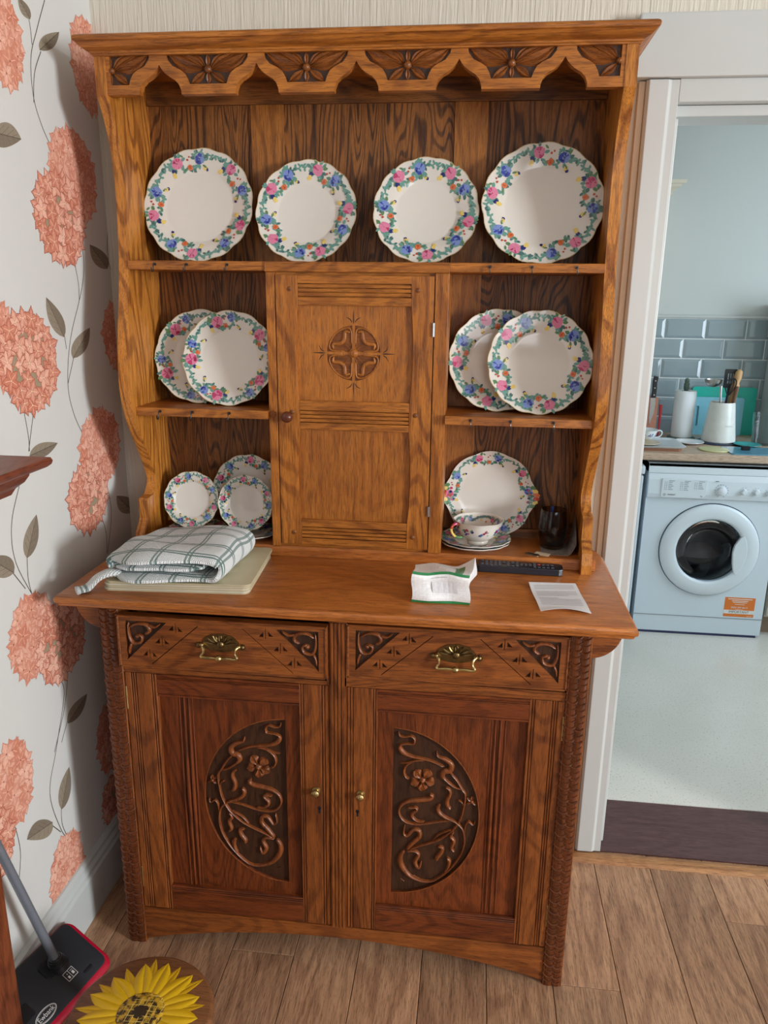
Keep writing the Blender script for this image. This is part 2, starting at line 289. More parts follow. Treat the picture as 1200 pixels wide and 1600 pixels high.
LEAVES=[[[0.243, 2.053], [0.333, 2.113], [0.307, 2.078], [0.267, 2.087]], [[0.217, 2.102], [0.179, 2.13], [0.214, 2.125], [0.182, 2.107]], [[0.034, 1.856], [0.136, 1.861], [0.067, 1.833], [0.1, 1.884]], [[0.474, 1.621], [0.39, 1.674], [0.463, 1.66], [0.399, 1.637]], [[0.228, 1.462], [0.169, 1.55], [0.227, 1.512], [0.17, 1.501]], [[0.259, 1.412], [0.353, 1.479], [0.334, 1.435], [0.277, 1.454]], [[0.038, 1.222], [0.154, 1.229], [0.103, 1.21], [0.086, 1.242]], [[-0.015, 1.008], [0.039, 1.091], [0.037, 1.038], [-0.012, 1.06]], [[-0.066, 0.993], [-0.141, 1.052], [-0.082, 1.037], [-0.127, 1.01]], [[0.07, 0.557], [0.17, 0.582], [0.14, 0.549], [0.099, 0.589]], [[0.003, 0.364], [0.055, 0.447], [0.052, 0.386], [0.006, 0.424]], [[-0.038, 0.36], [-0.139, 0.392], [-0.106, 0.409], [-0.074, 0.342]], [[0.51, 0.967], [0.419, 1.037], [0.501, 1.01], [0.426, 0.996]]]
# ============================================================ SETTING
def ribbed_paper():
    m, nt, b = nodes_of('ribbed_cream_wallpaper')
    tc = N(nt, 'ShaderNodeTexCoord'); mp = N(nt, 'ShaderNodeMapping'); mp.inputs['Scale'].default_value = (170, 170, 9); L(nt, tc.outputs['Object'], mp.inputs['Vector'])
    nz = N(nt, 'ShaderNodeTexNoise', Scale=1.0, Detail=3.0, Distortion=.6); L(nt, mp.outputs[0], nz.inputs['Vector'])
    L(nt, mixc(nt, nz.outputs['Fac'], lin(208, 200, 184), lin(226, 220, 206)), b.inputs['Base Color']); b.inputs['Roughness'].default_value = .7
    bp = N(nt, 'ShaderNodeBump', Strength=.8, Distance=.004); L(nt, nz.outputs['Fac'], bp.inputs['Height']); L(nt, bp.outputs[0], b.inputs['Normal'])
    return m
RIB = ribbed_paper()
PAPER_W = plain('smooth_white_wallpaper', lin(211, 211, 207), .75, noise=.015, nscale=3, bump=.1, bscale=500)
CEIL = plain('ceiling_white', lin(214, 211, 204), .8, noise=.01)
KITW = plain('kitchen_wall_paint', lin(200, 205, 202), .55, noise=.01, nscale=3)
VINYL = None
def vinyl():
    m, nt, b = nodes_of('speckled_pale_vinyl')
    tc = N(nt, 'ShaderNodeTexCoord'); n1 = N(nt, 'ShaderNodeTexNoise', Scale=160.0, Detail=2.0); n2 = N(nt, 'ShaderNodeTexNoise', Scale=3.0, Detail=3.0)
    L(nt, tc.outputs['Object'], n1.inputs['Vector']); L(nt, tc.outputs['Object'], n2.inputs['Vector'])
    r = N(nt, 'ShaderNodeMapRange'); r.inputs['From Min'].default_value = .30; r.inputs['From Max'].default_value = .40; L(nt, n1.outputs['Fac'], r.inputs['Value'])
    base = mixc(nt, n2.outputs['Fac'], lin(204, 202, 192), lin(222, 220, 212))
    L(nt, mixc(nt, r.outputs[0], lin(180, 174, 160), base), b.inputs['Base Color']); b.inputs['Roughness'].default_value = .24
    return m
# floor and its laminate planks
fl = struct(MB().box(-.775, 5.3, -3.1, .59, -.08, -.0085).build('floor', plain('dark_underlay', lin(38, 26, 18), .9)), 'brown oak laminate plank floor of the dining room')
PLK = oak('laminate_plank', lin(212, 168, 130), lin(138, 100, 76), 'y', rough=.36, ring=9, across=7, contrast=.5, rnd=.34, bump=.12, spec=.4)
pm = None; k = 0
for i in range(-5, 40):
    x = .043+.156*i
    if x > 5.2: break
    st = -3.1+((i*7) % 5)*.25-1.0
    for j in range(4):
        y0, y1 = max(st+j*1.285, -3.1), min(st+(j+1)*1.285, .49)
        if y1-y0 < .05: continue
        x0, x1 = max(x, -.675), min(x+.156, 5.2)
        MB().box(x0+.0008, x1-.0008, y0+.0006, y1-.0006, -.0085, 0).build('plank', PLK, fl, bevel=.0009, seg=1)
# back wall (with the doorway) and the other walls
b = MB(); b.box(-.775, .63, .49, .59, 0, 2.55); b.box(.63, 1.52, .49, .59, 2.03, 2.55); b.box(1.52, 5.3, .49, .59, 0, 2.55)
struct(b.build('wall_back', RIB), 'cream ribbed wallpaper wall behind the dresser')
wl = struct(MB().box(-.775, -.675, -3.1, .49, 0, 2.55).build('wall_left', PAPER_W), 'white wall papered with coral hydrangeas and grey leaves')
b = MB(); b.box(5.2, 5.3, -2.1, .49, 0, 2.55); b.box(5.2, 5.3, -3.1, -2.1, 0, .98); b.box(5.2, 5.3, -3.1, -2.1, 2.28, 2.55)
struct(b.build('wall_right', DULLW))
b = MB(); b.box(-.775, .75, -3.2, -3.1, 0, 2.55); b.box(2.05, 5.3, -3.2, -3.1, 0, 2.55); b.box(.75, 2.05, -3.2, -3.1, 0, .95); b.box(.75, 2.05, -3.2, -3.1, 2.25, 2.55)
struct(b.build('wall_rear', DULLW))
struct(MB().box(-.775, 5.3, -3.2, .59, 2.55, 2.6).build('ceiling', CEIL))
# skirting on the left wall
prof = [(-.675, 0), (-.652, 0), (-.652, .118), (-.657, .124), (-.657, .134), (-.663, .142), (-.664, .152), (-.670, .160), (-.675, .162)]
struct(MB().prism([(p[0], p[1]) for p in prof], 'y', -.42, .49).build('baseboard_left', WHITEP, bevel=.001), 'white moulded skirting board below the floral wallpaper')
# wallpaper print: flat ink shapes on the wall
def ink(mb, pts, h, col):
    n = len(pts); c = (sum(p[0] for p in pts)/n, sum(p[1] for p in pts)/n)
    mb.add([(-.675+h, c[0], c[1])]+[(-.675+h, p[0], p[1]) for p in pts], [(0, i+1, (i+1) % n+1) for i in range(n)], col)
def inkline(mb, pts, wd, h, col):
    pts, _ = smooth(pts, None, 6); vs = []; k = len(pts)
    for i in range(k):
        a, c = pts[max(i-1, 0)], pts[min(i+1, k-1)]; dx, dz = c[0]-a[0], c[1]-a[1]; l = math.hypot(dx, dz) or 1
        vs += [(-.675+h, pts[i][0]-dz/l*wd/2, pts[i][1]+dx/l*wd/2), (-.675+h, pts[i][0]+dz/l*wd/2, pts[i][1]-dx/l*wd/2)]
    mb.add(vs, [(2*i, 2*i+1, 2*i+3, 2*i+2) for i in range(k-1)], col)
def blend(a, b, t): return tuple(x*(1-t)+y*t for x, y in zip(a, b))
wp = MB(); rng = random.Random(3)
def cluster(cy, cz, ry, rz, kind):
    h = .0004+.0003*kind
    bgc = lin(160, 146, 120) if kind else lin(226, 170, 148)
    ink(wp, [(cy+ry*.93*math.cos(a*PI/14), cz+rz*.93*math.sin(a*PI/14)) for a in range(28)], h, bgc)
    pts = []
    for t in range(900):
        a, r = rng.random()*2*PI, math.sqrt(rng.random())*.86
        p = (cy+ry*r*math.cos(a), cz+rz*r*math.sin(a))
        if all(math.hypot(p[0]-q[0], p[1]-q[1]) > .0285 for q in pts): pts.append(p)
    for i in range(19):
        a = i*2*PI/19; pts.append((cy+ry*.93*math.cos(a), cz+rz*.93*math.sin(a)))
    rng.shuffle(pts)
    for i, p in enumerate(pts):
        h += .000006; rot = rng.random()*2*PI; s = .0225*(.85+.4*rng.random()); sq = .8+.3*rng.random()
        base = blend(lin(206, 130, 104), lin(236, 184, 162), rng.random()); dk = lin(178, 100, 80) if kind else lin(206, 136, 112)
        for q in range(5):
            a = rot+q*2*PI/5; ca, sa = math.cos(a), math.sin(a); w2 = s*.33
            loc = [(.05*s, 0), (.35*s, w2*.8), (.62*s, w2), (.85*s, w2*.45), (1.12*s, 0), (.85*s, -w2*.45), (.62*s, -w2), (.35*s, -w2*.8)]
            ink(wp, [(p[0]+(u*1.1*ca-v*1.22*sa)*sq, p[1]+u*1.1*sa+v*1.22*ca) for u, v in loc], h-.000003, dk)
            ink(wp, [(p[0]+(u*ca-v*sa)*sq, p[1]+u*sa+v*ca) for u, v in loc], h, blend(base, lin(194, 112, 92), .3*(q % 2)))
            inkline(wp, [(p[0]+.15*s*ca*sq, p[1]+.15*s*sa), (p[0]+.75*s*ca*sq, p[1]+.75*s*sa)], .0012, h+.000002, lin(246, 196, 172))
        ink(wp, [(p[0]+.0022*math.cos(t), p[1]+.0022*math.sin(t)) for t in (0, 1.05, 2.1, 3.14, 4.2, 5.2)], h+.000004, lin(250, 214, 180) if kind else lin(150, 84, 66))
for s in STEMS: inkline(wp, s, .0023, .0002, lin(84, 76, 70))
for bb, t, q0, q1 in LEAVES:
    bb, t, q0, q1 = map(Vector, ((*bb, 0), (*t, 0), (*q0, 0), (*q1, 0)))
    wv = (q0-q1)*.5; pts = []
    for i in range(13):
        f = i/12; pts.append(bb.lerp(t, f)+wv*math.sin(PI*f**.8)**.85)
    lo = []
    for i in range(11, 0, -1):
        f = i/12; lo.append(bb.lerp(t, f)-wv*math.sin(PI*f**.8)**.85)
    ink(wp, [(p.x, p.y) for p in pts+lo], .00025, lin(146, 134, 116))
    mid = [bb.lerp(t, i/12) for i in range(13)]
    ink(wp, [(p.x, p.y) for p in pts+mid[11:0:-1]], .00028, lin(128, 116, 100))
    inkline(wp, [(p.x, p.y) for p in mid], .0014, .0003, lin(88, 78, 68))
    for i in range(2, 10, 2):
        for sg in (1, -1):
            e = bb.lerp(t, (i+2)/12)+wv*sg*.75*math.sin(PI*((i+2)/12)**.8)
            inkline(wp, [(mid[i].x, mid[i].y), (e.x, e.y)], .0008, .0003, lin(110, 98, 86))
for c in CLUSTERS: cluster(*c)
for yy in (-.75, -1.35, -1.95, -2.55):                      # the pattern goes on behind the camera
    for j, zz in enumerate((.45, .95, 1.5, 2.05)): cluster(yy+.16*(j % 2), zz, .1, .09, j % 2)
wp.build('wallpaper_print', WALLPRINT, wl, merge=False)
# doorway: frame, architrave and header board
d = MB(); d.prism([(.618, .49), (.618, .468), (.624, .462), (.665, .462), (.672, .468), (.690, .468), (.690, .49)], 'z', .012, 2.03)
struct(d.build('trim_1', WHITEP, bevel=.0015), 'white door architrave beside the dresser')
struct(MB().box(.604, .618, .476, .49, .0, 2.03).build('trim_2', BOUNCEW, bevel=.002), 'narrow added strip coloured beige for shade and bounced light beside the white architrave')  # added strip: its beige stands in for shade and bounce off the dresser
d = MB(); d.box(.59, 1.62, .452, .49, 2.032, 2.158)
struct(d.build('trim_3', WHITEP, bevel=.004), 'wide white board over the kitchen doorway')
d = MB(); d.box(.690, 1.46, .468, .60, 1.985, 2.032); d.box(.690, 1.46, .50, .60, 1.962, 1.985); d.box(.690, .705, .515, .74, .012, 1.962); d.box(.63, .690, .49, .60, .012, 2.03); d.box(1.46, 1.53, .462, .60, .012, 2.032)
struct(d.build('trim_4', WHITEP, bevel=.0025), 'white inner frame of the kitchen doorway')
d = MB().prism([(.427, 0), (.467, 0), (.467, .009), (.455, .012), (.436, .010)], 'x', .60, 1.60)
struct(d.build('trim_5', oak('threshold_oak', lin(196, 146, 96), lin(150, 100, 60), 'x', rough=.4, contrast=.5), bevel=.0015), 'pale wooden threshold strip in the doorway')
PURP = oak('purple_brown_paint', lin(104, 74, 74), lin(74, 48, 46), 'x', rough=.32, contrast=.4, bump=.1)
struct(MB().box(.62, 1.62, .482, .73, -.03, .004).build('trim_6', PURP, bevel=.002), 'purple-brown painted board in the doorway')
# kitchen shell
struct(MB().box(.2, 3.0, .73, 2.8, -.03, .006).build('floor_kitchen', vinyl()), 'pale speckled vinyl kitchen floor')
wk = struct(MB().box(.2, 3.0, 2.70, 2.8, 0, 2.45).build('wall_kitchen_back', KITW), 'pale green-grey kitchen wall above the tiles')
struct(MB().box(.1, .2, .59, 2.8, 0, 2.45).build('wall_kitchen_left', KITW))
b = MB(); b.box(2.9, 3.0, .59, .8, 0, 2.45); b.box(2.9, 3.0, 1.9, 2.8, 0, 2.45); b.box(2.9, 3.0, .8, 1.9, 0, .98); b.box(2.9, 3.0, .8, 1.9, 2.12, 2.45)
struct(b.build('wall_kitchen_right', KITW))
struct(MB().box(2.7, 3.0, .49, .59, 0, 2.45).build('wall_kitchen_front', KITW))
struct(MB().box(.1, 3.0, .59, 2.8, 2.38, 2.45).build('ceiling_kitchen', CEIL), 'white kitchen ceiling')
# bevelled metro tiles, one by one
TILE = plain('blue_grey_glaze', lin(150, 166, 172), .1, noise=.04, nscale=6, coat=.6)
struct(MB().box(.22, 1.98, 2.690, 2.70, .88, 1.478).build('trim_7', plain('white_grout', lin(240, 242, 240), .7)))['label'] = 'white grout bed behind the blue-grey tiles'
struct(MB().prism([(2.70, 1.478), (2.684, 1.478), (2.680, 1.484), (2.684, 1.494), (2.70, 1.494)], 'x', .22, 1.98).build('trim_8', WHITEP), 'white edging strip above the tiles')
def tile_mesh(wd):
    t = MB(); hw, hh, e = wd/2, .0477, .013
    o = [(-hw, -hh), (hw, -hh), (hw, hh), (-hw, hh)]; i = [(-hw+e, -hh+e), (hw-e, -hh+e), (hw-e, hh-e), (-hw+e, hh-e)]
    t.add([(p[0], 0, p[1]) for p in o]+[(p[0], -.0012, p[1]) for p in o]+[(p[0], -.0048, p[1]) for p in i],
          [(k, (k+1) % 4, 4+(k+1) % 4, 4+k) for k in range(4)]+[(4+k, 4+(k+1) % 4, 8+(k+1) % 4, 8+k) for k in range(4)]+[(8, 9, 10, 11)])
    return t
tm = None
for r in range(6):
    zc = 1.4275-.1*r
    x = 1.127+(.1 if r % 2 else 0)
    for c in range(-4, 5):
        xc = x+.2005*c
        if xc > 1.9 or xc < .32: continue
        if tm is None: o = tile_mesh(.1955).build('tile', TILE, wk, merge=False); tm = o.data
        else: o = link('tile', tm, None, wk)
        o.location = (xc, 2.690, zc)
# ============================================================ THE DRESSER
D = thing('welsh_dresser', 'carved oak welsh dresser with plate rack, drawers and carved doors', 'dresser')
HC, TOPB = .936, .908
# ---- base carcass
b = MB()
for s in (-1, 1): b.box(*sorted((s*.489, s*.529)), 0.002, .05, 0, TOPB)
def post(s):
    p = MB(); xa, xb = sorted((s*.487, s*.530)); p.box(xa, xb, .006, .05, 0, TOPB)
    p.box(xa, xa+.003, -.0005, .008, 0, TOPB); p.box(xb-.006 if s > 0 else xb-.003, xb, -.0005, .008, 0, TOPB)
    return p.build('post', OBz, D, bevel=.0008, seg=1)
for s in (-1, 1):
    po = post(s); xa, xb = sorted((s*.487, s*.530)); w2 = (xb-xa-.009)/2
    for k in (0, 1):                                       # two columns of overlapping carved scales
        cx = xa+.003+w2*(k+.5); m = MB(); n = 10; pitch = .0298; rows = 30; vs, fs = [], []; hw = w2*.84
        zs = [TOPB-.001, .001]
        for z in zs:
            for j in range(n+1): a = PI*j/n; vs.append((cx-hw*math.cos(a), .006-.0092*math.sin(a), z))
        fs = [(j, j+1, n+2+j, n+1+j) for j in range(n)]
        for r in range(rows):
            zt = TOPB-.006-r*pitch-.004*k
            for dz_, rr, up_ in ((0, .0027, .0), (-.0135, .0012, .004)):     # a gouged crescent and the fainter cut under it
                p = [(cx-(hw+.0003)*math.cos(a), .006-(.0092+.0012)*math.sin(a), max(.003, zt+dz_-.0105*math.sin(a)**1.3)) for a in [PI*(.06+.88*j/8) for j in range(9)]]
                m.tube(p, [rr*(.45+.55*math.sin(PI*(j+.5)/9)) for j in range(9)], 6)
        m.add(vs, fs); m.build('scale_carving', OCP, po, smooth=True, merge=False)
for s in (-1, 1):
    xa, xb = sorted((s*.508, s*.526)); MB().box(xa, xb, .05, .468, .03, TOPB).build('side_panel', OBz, D, bevel=.002)
    MB().box(xa, xb, .43, .468, 0, .03).build('back_foot', OBz, D)
    br = [(0, 0), (0, -.066)]+[(.066*math.sin(a*PI/20)*.98, -.066*math.cos(a*PI/20)) for a in range(1, 10)]+[(.064, -.004), (.064, 0)]
    MB().prism([(s*(.527+p[0]), TOPB+p[1]) for p in br], 'y', .012, .05).build('bracket', OBx, D, bevel=.003)
MB().box(-.508, .508, .455, .468, .05, TOPB).build('base_back', OBz, D)
MB().box(-.508, .508, .02, .455, .09, .102).build('base_bottom', OBx, D)
MB().box(-.487, .487, .004, .05, .893, TOPB).build('top_rail', OBx, D, bevel=.001)
MB().box(-.487, .487, .004, .05, .743, .766).build('drawer_rail', OBx, D, bevel=.0015)
ap = [(-.487, .103), (.487, .103), (.487, .008)]+[(x/100*.47, .012+.058*(1-(x/100)**2)**.9) for x in range(96, -97, -8)]+[(-.487, .008)]
MB().prism(ap, 'y', .003, .026).build('apron', OBx, D, bevel=.0015)
cs = MB(); cs.box(-.0195, .0195, .004, .05, .103, .893)
for x in (-.0155, -.0075, .0005, .0085): cs.box(x, x+.0065, -.001, .006, .104, .892)
cs.build('centre_stile', OBz, D, bevel=.0012)
# counter with moulded edge
cp = [(-.040, HC-.006), (-.036, HC-.001), (-.030, HC), (.470, HC), (.470, TOPB), (-.028, TOPB), (-.033, TOPB+.004), (-.040, TOPB+.014)]
ct = MB(); vs, fs = [], []
ins = [.0, -.003, -.009]; 
outer = lambda o: [(-.61+o, -.040+o), (.61-o, -.040+o), (.61-o, .40), (.600-o*.5, .445), (.575-o*.5, .470), (-.575+o*.5, .470), (-.600+o*.5, .445), (-.61+o, .40)]
layers = [(.012, TOPB), (.007, TOPB+.003), (.006, TOPB+.008), (.001, TOPB+.012), (0, TOPB+.020), (.003, HC-.003), (.009, HC)]
for o, z in layers: vs += [(p[0], p[1], z) for p in outer(o)]
for i in range(len(layers)-1):
    for j in range(8): fs.append((i*8+j, i*8+(j+1) % 8, (i+1)*8+(j+1) % 8, (i+1)*8+j))
fs += [tuple(range(8))[::-1], tuple(range(48, 56))]
ct.add(vs, fs); ct.build('counter_top', OTx, D, smooth=True)
# ---- drawers
def drawer(s, y0, dz, ajar):
    x0, x1 = sorted((s*.0205, s*.4855)); z0, z1 = .768+dz, .891+dz; w, h = x1-x0, z1-z0
    out = [(x0, z0), (x1, z0), (x1, z1), (x0, z1)]; holes = []; scroll = []
    for mx in (0, 1):
        X = (lambda a: x0+a) if not mx else (lambda a: x1-a)
        holes.append([(X(.018), z1-.012), (X(.113), z1-.012), (X(.018), z0+.017)])
        a, c = Vector((X(.183), z1-.016)), Vector((X(.074), z0+.010)); nn = Vector((c.y-a.y, a.x-c.x)).normalized()*.0009
        holes.append([tuple(a+nn), tuple(c+nn), tuple(c-nn), tuple(a-nn)])
        for (u, v) in ((.122, .024), (.143, .026), (.090, .056), (.111, .057), (.060, .088), (.082, .089)):
            sg = -1 if (u, v) in ((.122, .024), (.090, .056), (.060, .088)) else 1
            holes.append([(X(u-.0055), z1-v-.006), (X(u+.0055), z1-v-.006), (X(u-sg*.0055), z1-v+.006)])
        for (u, v, u2, v2) in ((.132, .012, .1325, .036), (.100, .044, .1005, .068), (.070, .076, .0705, .099)):
            holes.append([(X(u), z1-v), (X(u+.0014), z1-v), (X(u2+.0014), z1-v2), (X(u2), z1-v2)])
        scroll += [([(X(.025), z1-.018), (X(.024), z1-.045), (X(.032), z1-.066), (X(.050), z1-.064), (X(.054), z1-.050), (X(.042), z1-.046)], [.003, .006, .008, .007, .006, .008]),
                   ([(X(.026), z1-.030), (X(.044), z1-.020), (X(.066), z1-.022), (X(.072), z1-.036), (X(.060), z1-.044)], [.004, .007, .009, .008, .006]),
                   ([(X(.068), z1-.022), (X(.084), z1-.026), (X(.098), z1-.017)], [.006, .006, .003]),
                   ([(X(.030), z1-.066), (X(.024), z1-.080), (X(.023), z1-.094)], [.006, .006, .003]),
                   ([(X(.024), z1-.020), (X(.034), z1-.030)], [.003, .006])]
    bd, gr = relief(out, holes, y0, y0+.019, .006)
    dr = bd.build('drawer', OBx, D)
    small = MB()
    for i, q in enumerate(gr):
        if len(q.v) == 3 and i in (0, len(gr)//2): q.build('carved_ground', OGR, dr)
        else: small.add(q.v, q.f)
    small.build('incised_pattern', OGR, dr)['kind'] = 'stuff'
    for mx in (0, 1):
        m = MB()
        for p, wd in scroll[mx*5:mx*5+5]: m.stroke(p, wd, y0+.0062, .0068)
        m.dome(x0+.043 if not mx else x1-.043, z1-.050, .0055, y0+.006, .007); m.build('scroll_carving', OCV, dr, smooth=True, merge=False)
    e = MB()
    t = .004
    for a in ((x0, x1, z1-.0045, z1), (x0, x1, z0, z0+.0045), (x0, x0+.0045, z0, z1), (x1-.0045, x1, z0, z1)): e.box(a[0], a[1], y0-.0022, y0+.001, a[2], a[3])
    e.build('edge_bead', OBx, dr, bevel=.001, seg=1)
    bx = MB(); bx.box(x0+.008, x1-.008, y0+.019, .42, z0+.004, z0+.010); bx.box(x0+.006, x0+.016, y0+.019, .42, z0+.004, z1-.02); bx.box(x1-.016, x1-.006, y0+.019, .42, z0+.004, z1-.02)
    bx.build('drawer_box', ORx, dr)
    # brass handle: scalloped fan plate and bail
    cx, cz = (x0+x1)/2, (z0+z1)/2+.004; hp = []
    for i in range(0, 33):
        a = PI*i/32; r = 1+.055*abs(math.sin(a*5.5)); hp.append((cx+.040*math.cos(a)*r, cz+.001+.026*math.sin(a)*r))
    hp += [(cx-.047, cz+.006), (cx-.054, cz+.004), (cx-.056, cz-.004), (cx-.049, cz-.009), (cx-.038, cz-.006), (cx-.022, cz-.012), (cx, cz-.015), (cx+.022, cz-.012), (cx+.038, cz-.006), (cx+.049, cz-.009), (cx+.056, cz-.004), (cx+.054, cz+.004), (cx+.047, cz+.006)]
    pl = MB(); pl.prism(hp, 'y', y0-.0025, y0+.0004)
    ha = pl.build('handle_plate', BRASSD, dr)
    m = MB()
    for i in range(7):
        a = PI*(.1+.8*i/6); m.leaf((cx+.009*math.cos(a), cz+.002+.006*math.sin(a)), (cx+.037*math.cos(a), cz+.001+.0245*math.sin(a)), .0105, y0-.0022, .003, .7, 5, .6)
    m.dome(cx, cz+.003, .0085, y0-.002, .006); m.dome(cx-.048, cz-.001, .006, y0-.002, .005); m.dome(cx+.048, cz-.001, .006, y0-.002, .005)
    m.build('fan_relief', BRASSD, dr, smooth=True, merge=False)
    m = MB()
    pth = [(cx-.041, y0-.006, cz+.001), (cx-.036, y0-.012, cz-.003), (cx-.035, y0-.014, cz-.013), (cx-.040, y0-.016, cz-.020), (cx-.036, y0-.017, cz-.0235), (cx-.020, y0-.018, cz-.022), (cx-.008, y0-.018, cz-.0225), (cx, y0-.018, cz-.0225)]
    pth = pth+[(2*cx-p[0], p[1], p[2]) for p in pth[-2::-1]]
    rad = [.003, .003, .0025, .003, .0028, .0042, .0032, .0036]; rad = rad+rad[-2::-1]
    p2, r2 = smooth(pth, rad, 3); m.tube(p2, r2, 8)
    m.lathe([(.002, -.007), (.0065, -.004), (.0075, 0), (.0065, .004), (.002, .007)], 12, (cx, y0-.018, cz-.0225), 'x')
    for s2 in (-1, 1): m.lathe([(.0015, y0-.0105), (.0048, y0-.008), (.0055, y0-.004), (.0035, y0-.001)], 10, (cx+s2*.041, 0, cz+.001), 'y')
    m.build('bail_handle', BRASS, dr, smooth=True, merge=False)
    return dr
drawer(-1, -.013, -.003, True); drawer(1, .001, 0, False)
# ---- carved doors
def cupboard_door(s):
    X = lambda a: s*a
    xa, xb, z0, z1 = .0205, .4855, .106, .742; pa, pb, pz0, pz1 = .087, .412, .175, .688; yF = .003
    dr = bpy.data.objects.new('cupboard_door', None); COL.objects.link(dr); dr.parent = D; dr.empty_display_size = .05
    def stile(a0, a1, grooves):
        m = MB(); cuts = sorted(grooves); a = a0
        m.box(*sorted((X(a0), X(a1))), yF+.003, yF+.022, z0, z1)
        for g in cuts+[a1+.0012]:
            e = g-.0012
            if e-a > .001: m.box(*sorted((X(a), X(e))), yF, yF+.004, z0, z1)
            a = g+.0012
        return m.build('stile', OBz, dr, bevel=.0011, seg=1)
    stile(xa, pa, [.027, .033, .078, .083] if s > 0 else [.030, .036, .078, .083]); stile(pb, xb, [.418, .423, .460, .465, .470])
    def rail(b0, b1, gr):
        m = MB(); x0, x1 = sorted((X(pa), X(pb))); m.box(x0, x1, yF+.003, yF+.022, b0, b1); a = b0
        for g in sorted(gr)+[b1+.0012]:
            if g-.0012-a > .001: m.box(x0, x1, yF, yF+.004, a, g-.0012)
            a = g+.0012
        m.build('rail', OPx, dr, bevel=.0011, seg=1)
    rail(pz1, z1, [.693, .731, .735]); rail(z0, pz0, [.170, .165])
    # panel with half-oval carved recess
    yP = yF+.011; zc, rz, rx = .4265, .2185, .197; half = [(X(.122), zc+rz)]+[(X(.122+rx*math.cos(a)), zc+rz*math.sin(a)) for a in [PI/2-PI*i/40 for i in range(1, 40)]]+[(X(.122), zc-rz)]
    bd, gr = relief([(X(pa), pz0), (X(pb), pz0), (X(pb), pz1), (X(pa), pz1)], [half], yP, yP+.012, .0075)
    bd.build('panel', OPz, dr)
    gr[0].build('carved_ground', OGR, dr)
    m = MB()                                             # rim bead
    m.stroke([half[i] for i in range(0, 41, 2)], [.0028]*21, yP+.0005, .0016, 4, 2)
    yG = yP+.0078
    for p, wd in VINE: m.stroke([(X(a), c) for a, c in p], [q*1.15 for q in wd], yG, .0078, 6, 4)
    f = VINE_FLOWER
    for q in f[1:6]:
        dx, dz = q[0]-f[0][0], q[1]-f[0][1]; e = 1.12
        m.leaf((X(f[0][0]+dx*.22), f[0][1]+dz*.22), (X(f[0][0]+dx*e), f[0][1]+dz*e), .026, yG, .0085, .35, 7, .62)
    m.dome(X(f[0][0]), f[0][1], .008, yG, .009); m.dome(X(f[0][0]), f[0][1], .0045, yG-.006, .0055)
    for dx, dz in ((-.007, -.004), (.007, -.004), (0, .009), (-.006, .006)): m.leaf((X(f[6][0]), f[6][1]), (X(f[6][0]+dx*1.7), f[6][1]+dz*1.7), .009, yG, .006, .3, 5, .6)
    m.dome(X(f[6][0]), f[6][1], .005, yG, .007)
    m.build('vine_carving', OCV, dr, smooth=True, merge=False)
    m = MB()
    for a, wd, h in ((.336, .006, .0035), (.344, .010, .0075), (.355, .010, .0085), (.366, .007, .005)):
        m.stroke([(X(a), pz0+.001), (X(a), (pz0+pz1)/2), (X(a), pz1-.001)], [wd]*3, yP+.0005, h, 6, 1)
    m.build('reeded_moulding', OPz, dr, smooth=True, merge=False)
    k = MB(); kx, kz = X(.051), .476
    k.lathe([(.0001, yF-.0185), (.005, yF-.018), (.0088, yF-.0145), (.009, yF-.011), (.006, yF-.007), (.0045, yF-.004), (.0095, yF-.0025), (.0105, yF), (.0105, yF+.001)], 18, (kx, 0, kz), 'y')
    k.build('knob', BRASS, dr, smooth=True)
    k = MB(); kx = X(.044); k.lathe([(.0001, yF-.0006), (.0042, yF-.0006), (.0042, yF+.001)], 12, (kx, 0, .431), 'y'); k.box(kx-.0022, kx+.0022, yF-.0006, yF+.001, .417, .430)
    k.build('keyhole', DARK, dr)
    for hz in (.65, .165): 
        m = MB(); m.box(*sorted((X(.4825), X(.4865))), yF-.002, yF+.004, hz, hz+.058); m.build('hinge', BRASS, dr, bevel=.0008, seg=1)
cupboard_door(-1); cupboard_door(1)
# ---- plate rack
PX, PT = .535, .024
prof = [(.476, HC), (.305, HC), (.262, HC), (.262, .958), (.270, .985), (.292, 1.005), (.300, 1.015), (.300, 1.060), (.306, 1.066), (.335, 1.068), (.352, 1.085), (.358, 1.105), (.350, 1.130), (.330, 1.165), (.305, 1.205), (.278, 1.245), (.258, 1.285), (.246, 1.330), (.244, 1.375), (.250, 1.430), (.262, 1.490), (.280, 1.560), (.293, 1.630), (.300, 1.700), (.303, 1.770), (.300, 1.830), (.290, 1.880), (.272, 1.925), (.255, 1.955), (.248, 1.966), (.248, 2.05), (.476, 2.05)]
fr, _ = smooth(prof[9:30], None, 3); full = prof[:9]+fr+prof[30:]
for s in (-1, 1):
    MB().prism(full, 'x', *sorted((s*PX, s*(PX+PT)))).build('rack_side', OHs, D, bevel=.0022)
RY = .462
xs = [(-PX, -.283), (-.283, -.204), (-.204, .197), (.197, .273), (.273, PX)]
for i, (a, c) in enumerate(xs):
    if i % 2: MB().box(a, c, RY-.006, RY+.012, .96, 1.99).build('back_stile', OHz if False else oak('oak_back_stile_z', lin(190, 122, 52), lin(118, 67, 26), 'z', rough=.45, contrast=.6), D, bevel=.001)
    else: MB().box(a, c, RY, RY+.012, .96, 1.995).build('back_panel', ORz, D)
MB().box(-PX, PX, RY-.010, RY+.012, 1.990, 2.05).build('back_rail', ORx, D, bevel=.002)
MB().box(-PX, PX, RY-.012, RY+.012, HC, .985).build('back_bottom_rail', ORx, D, bevel=.002)
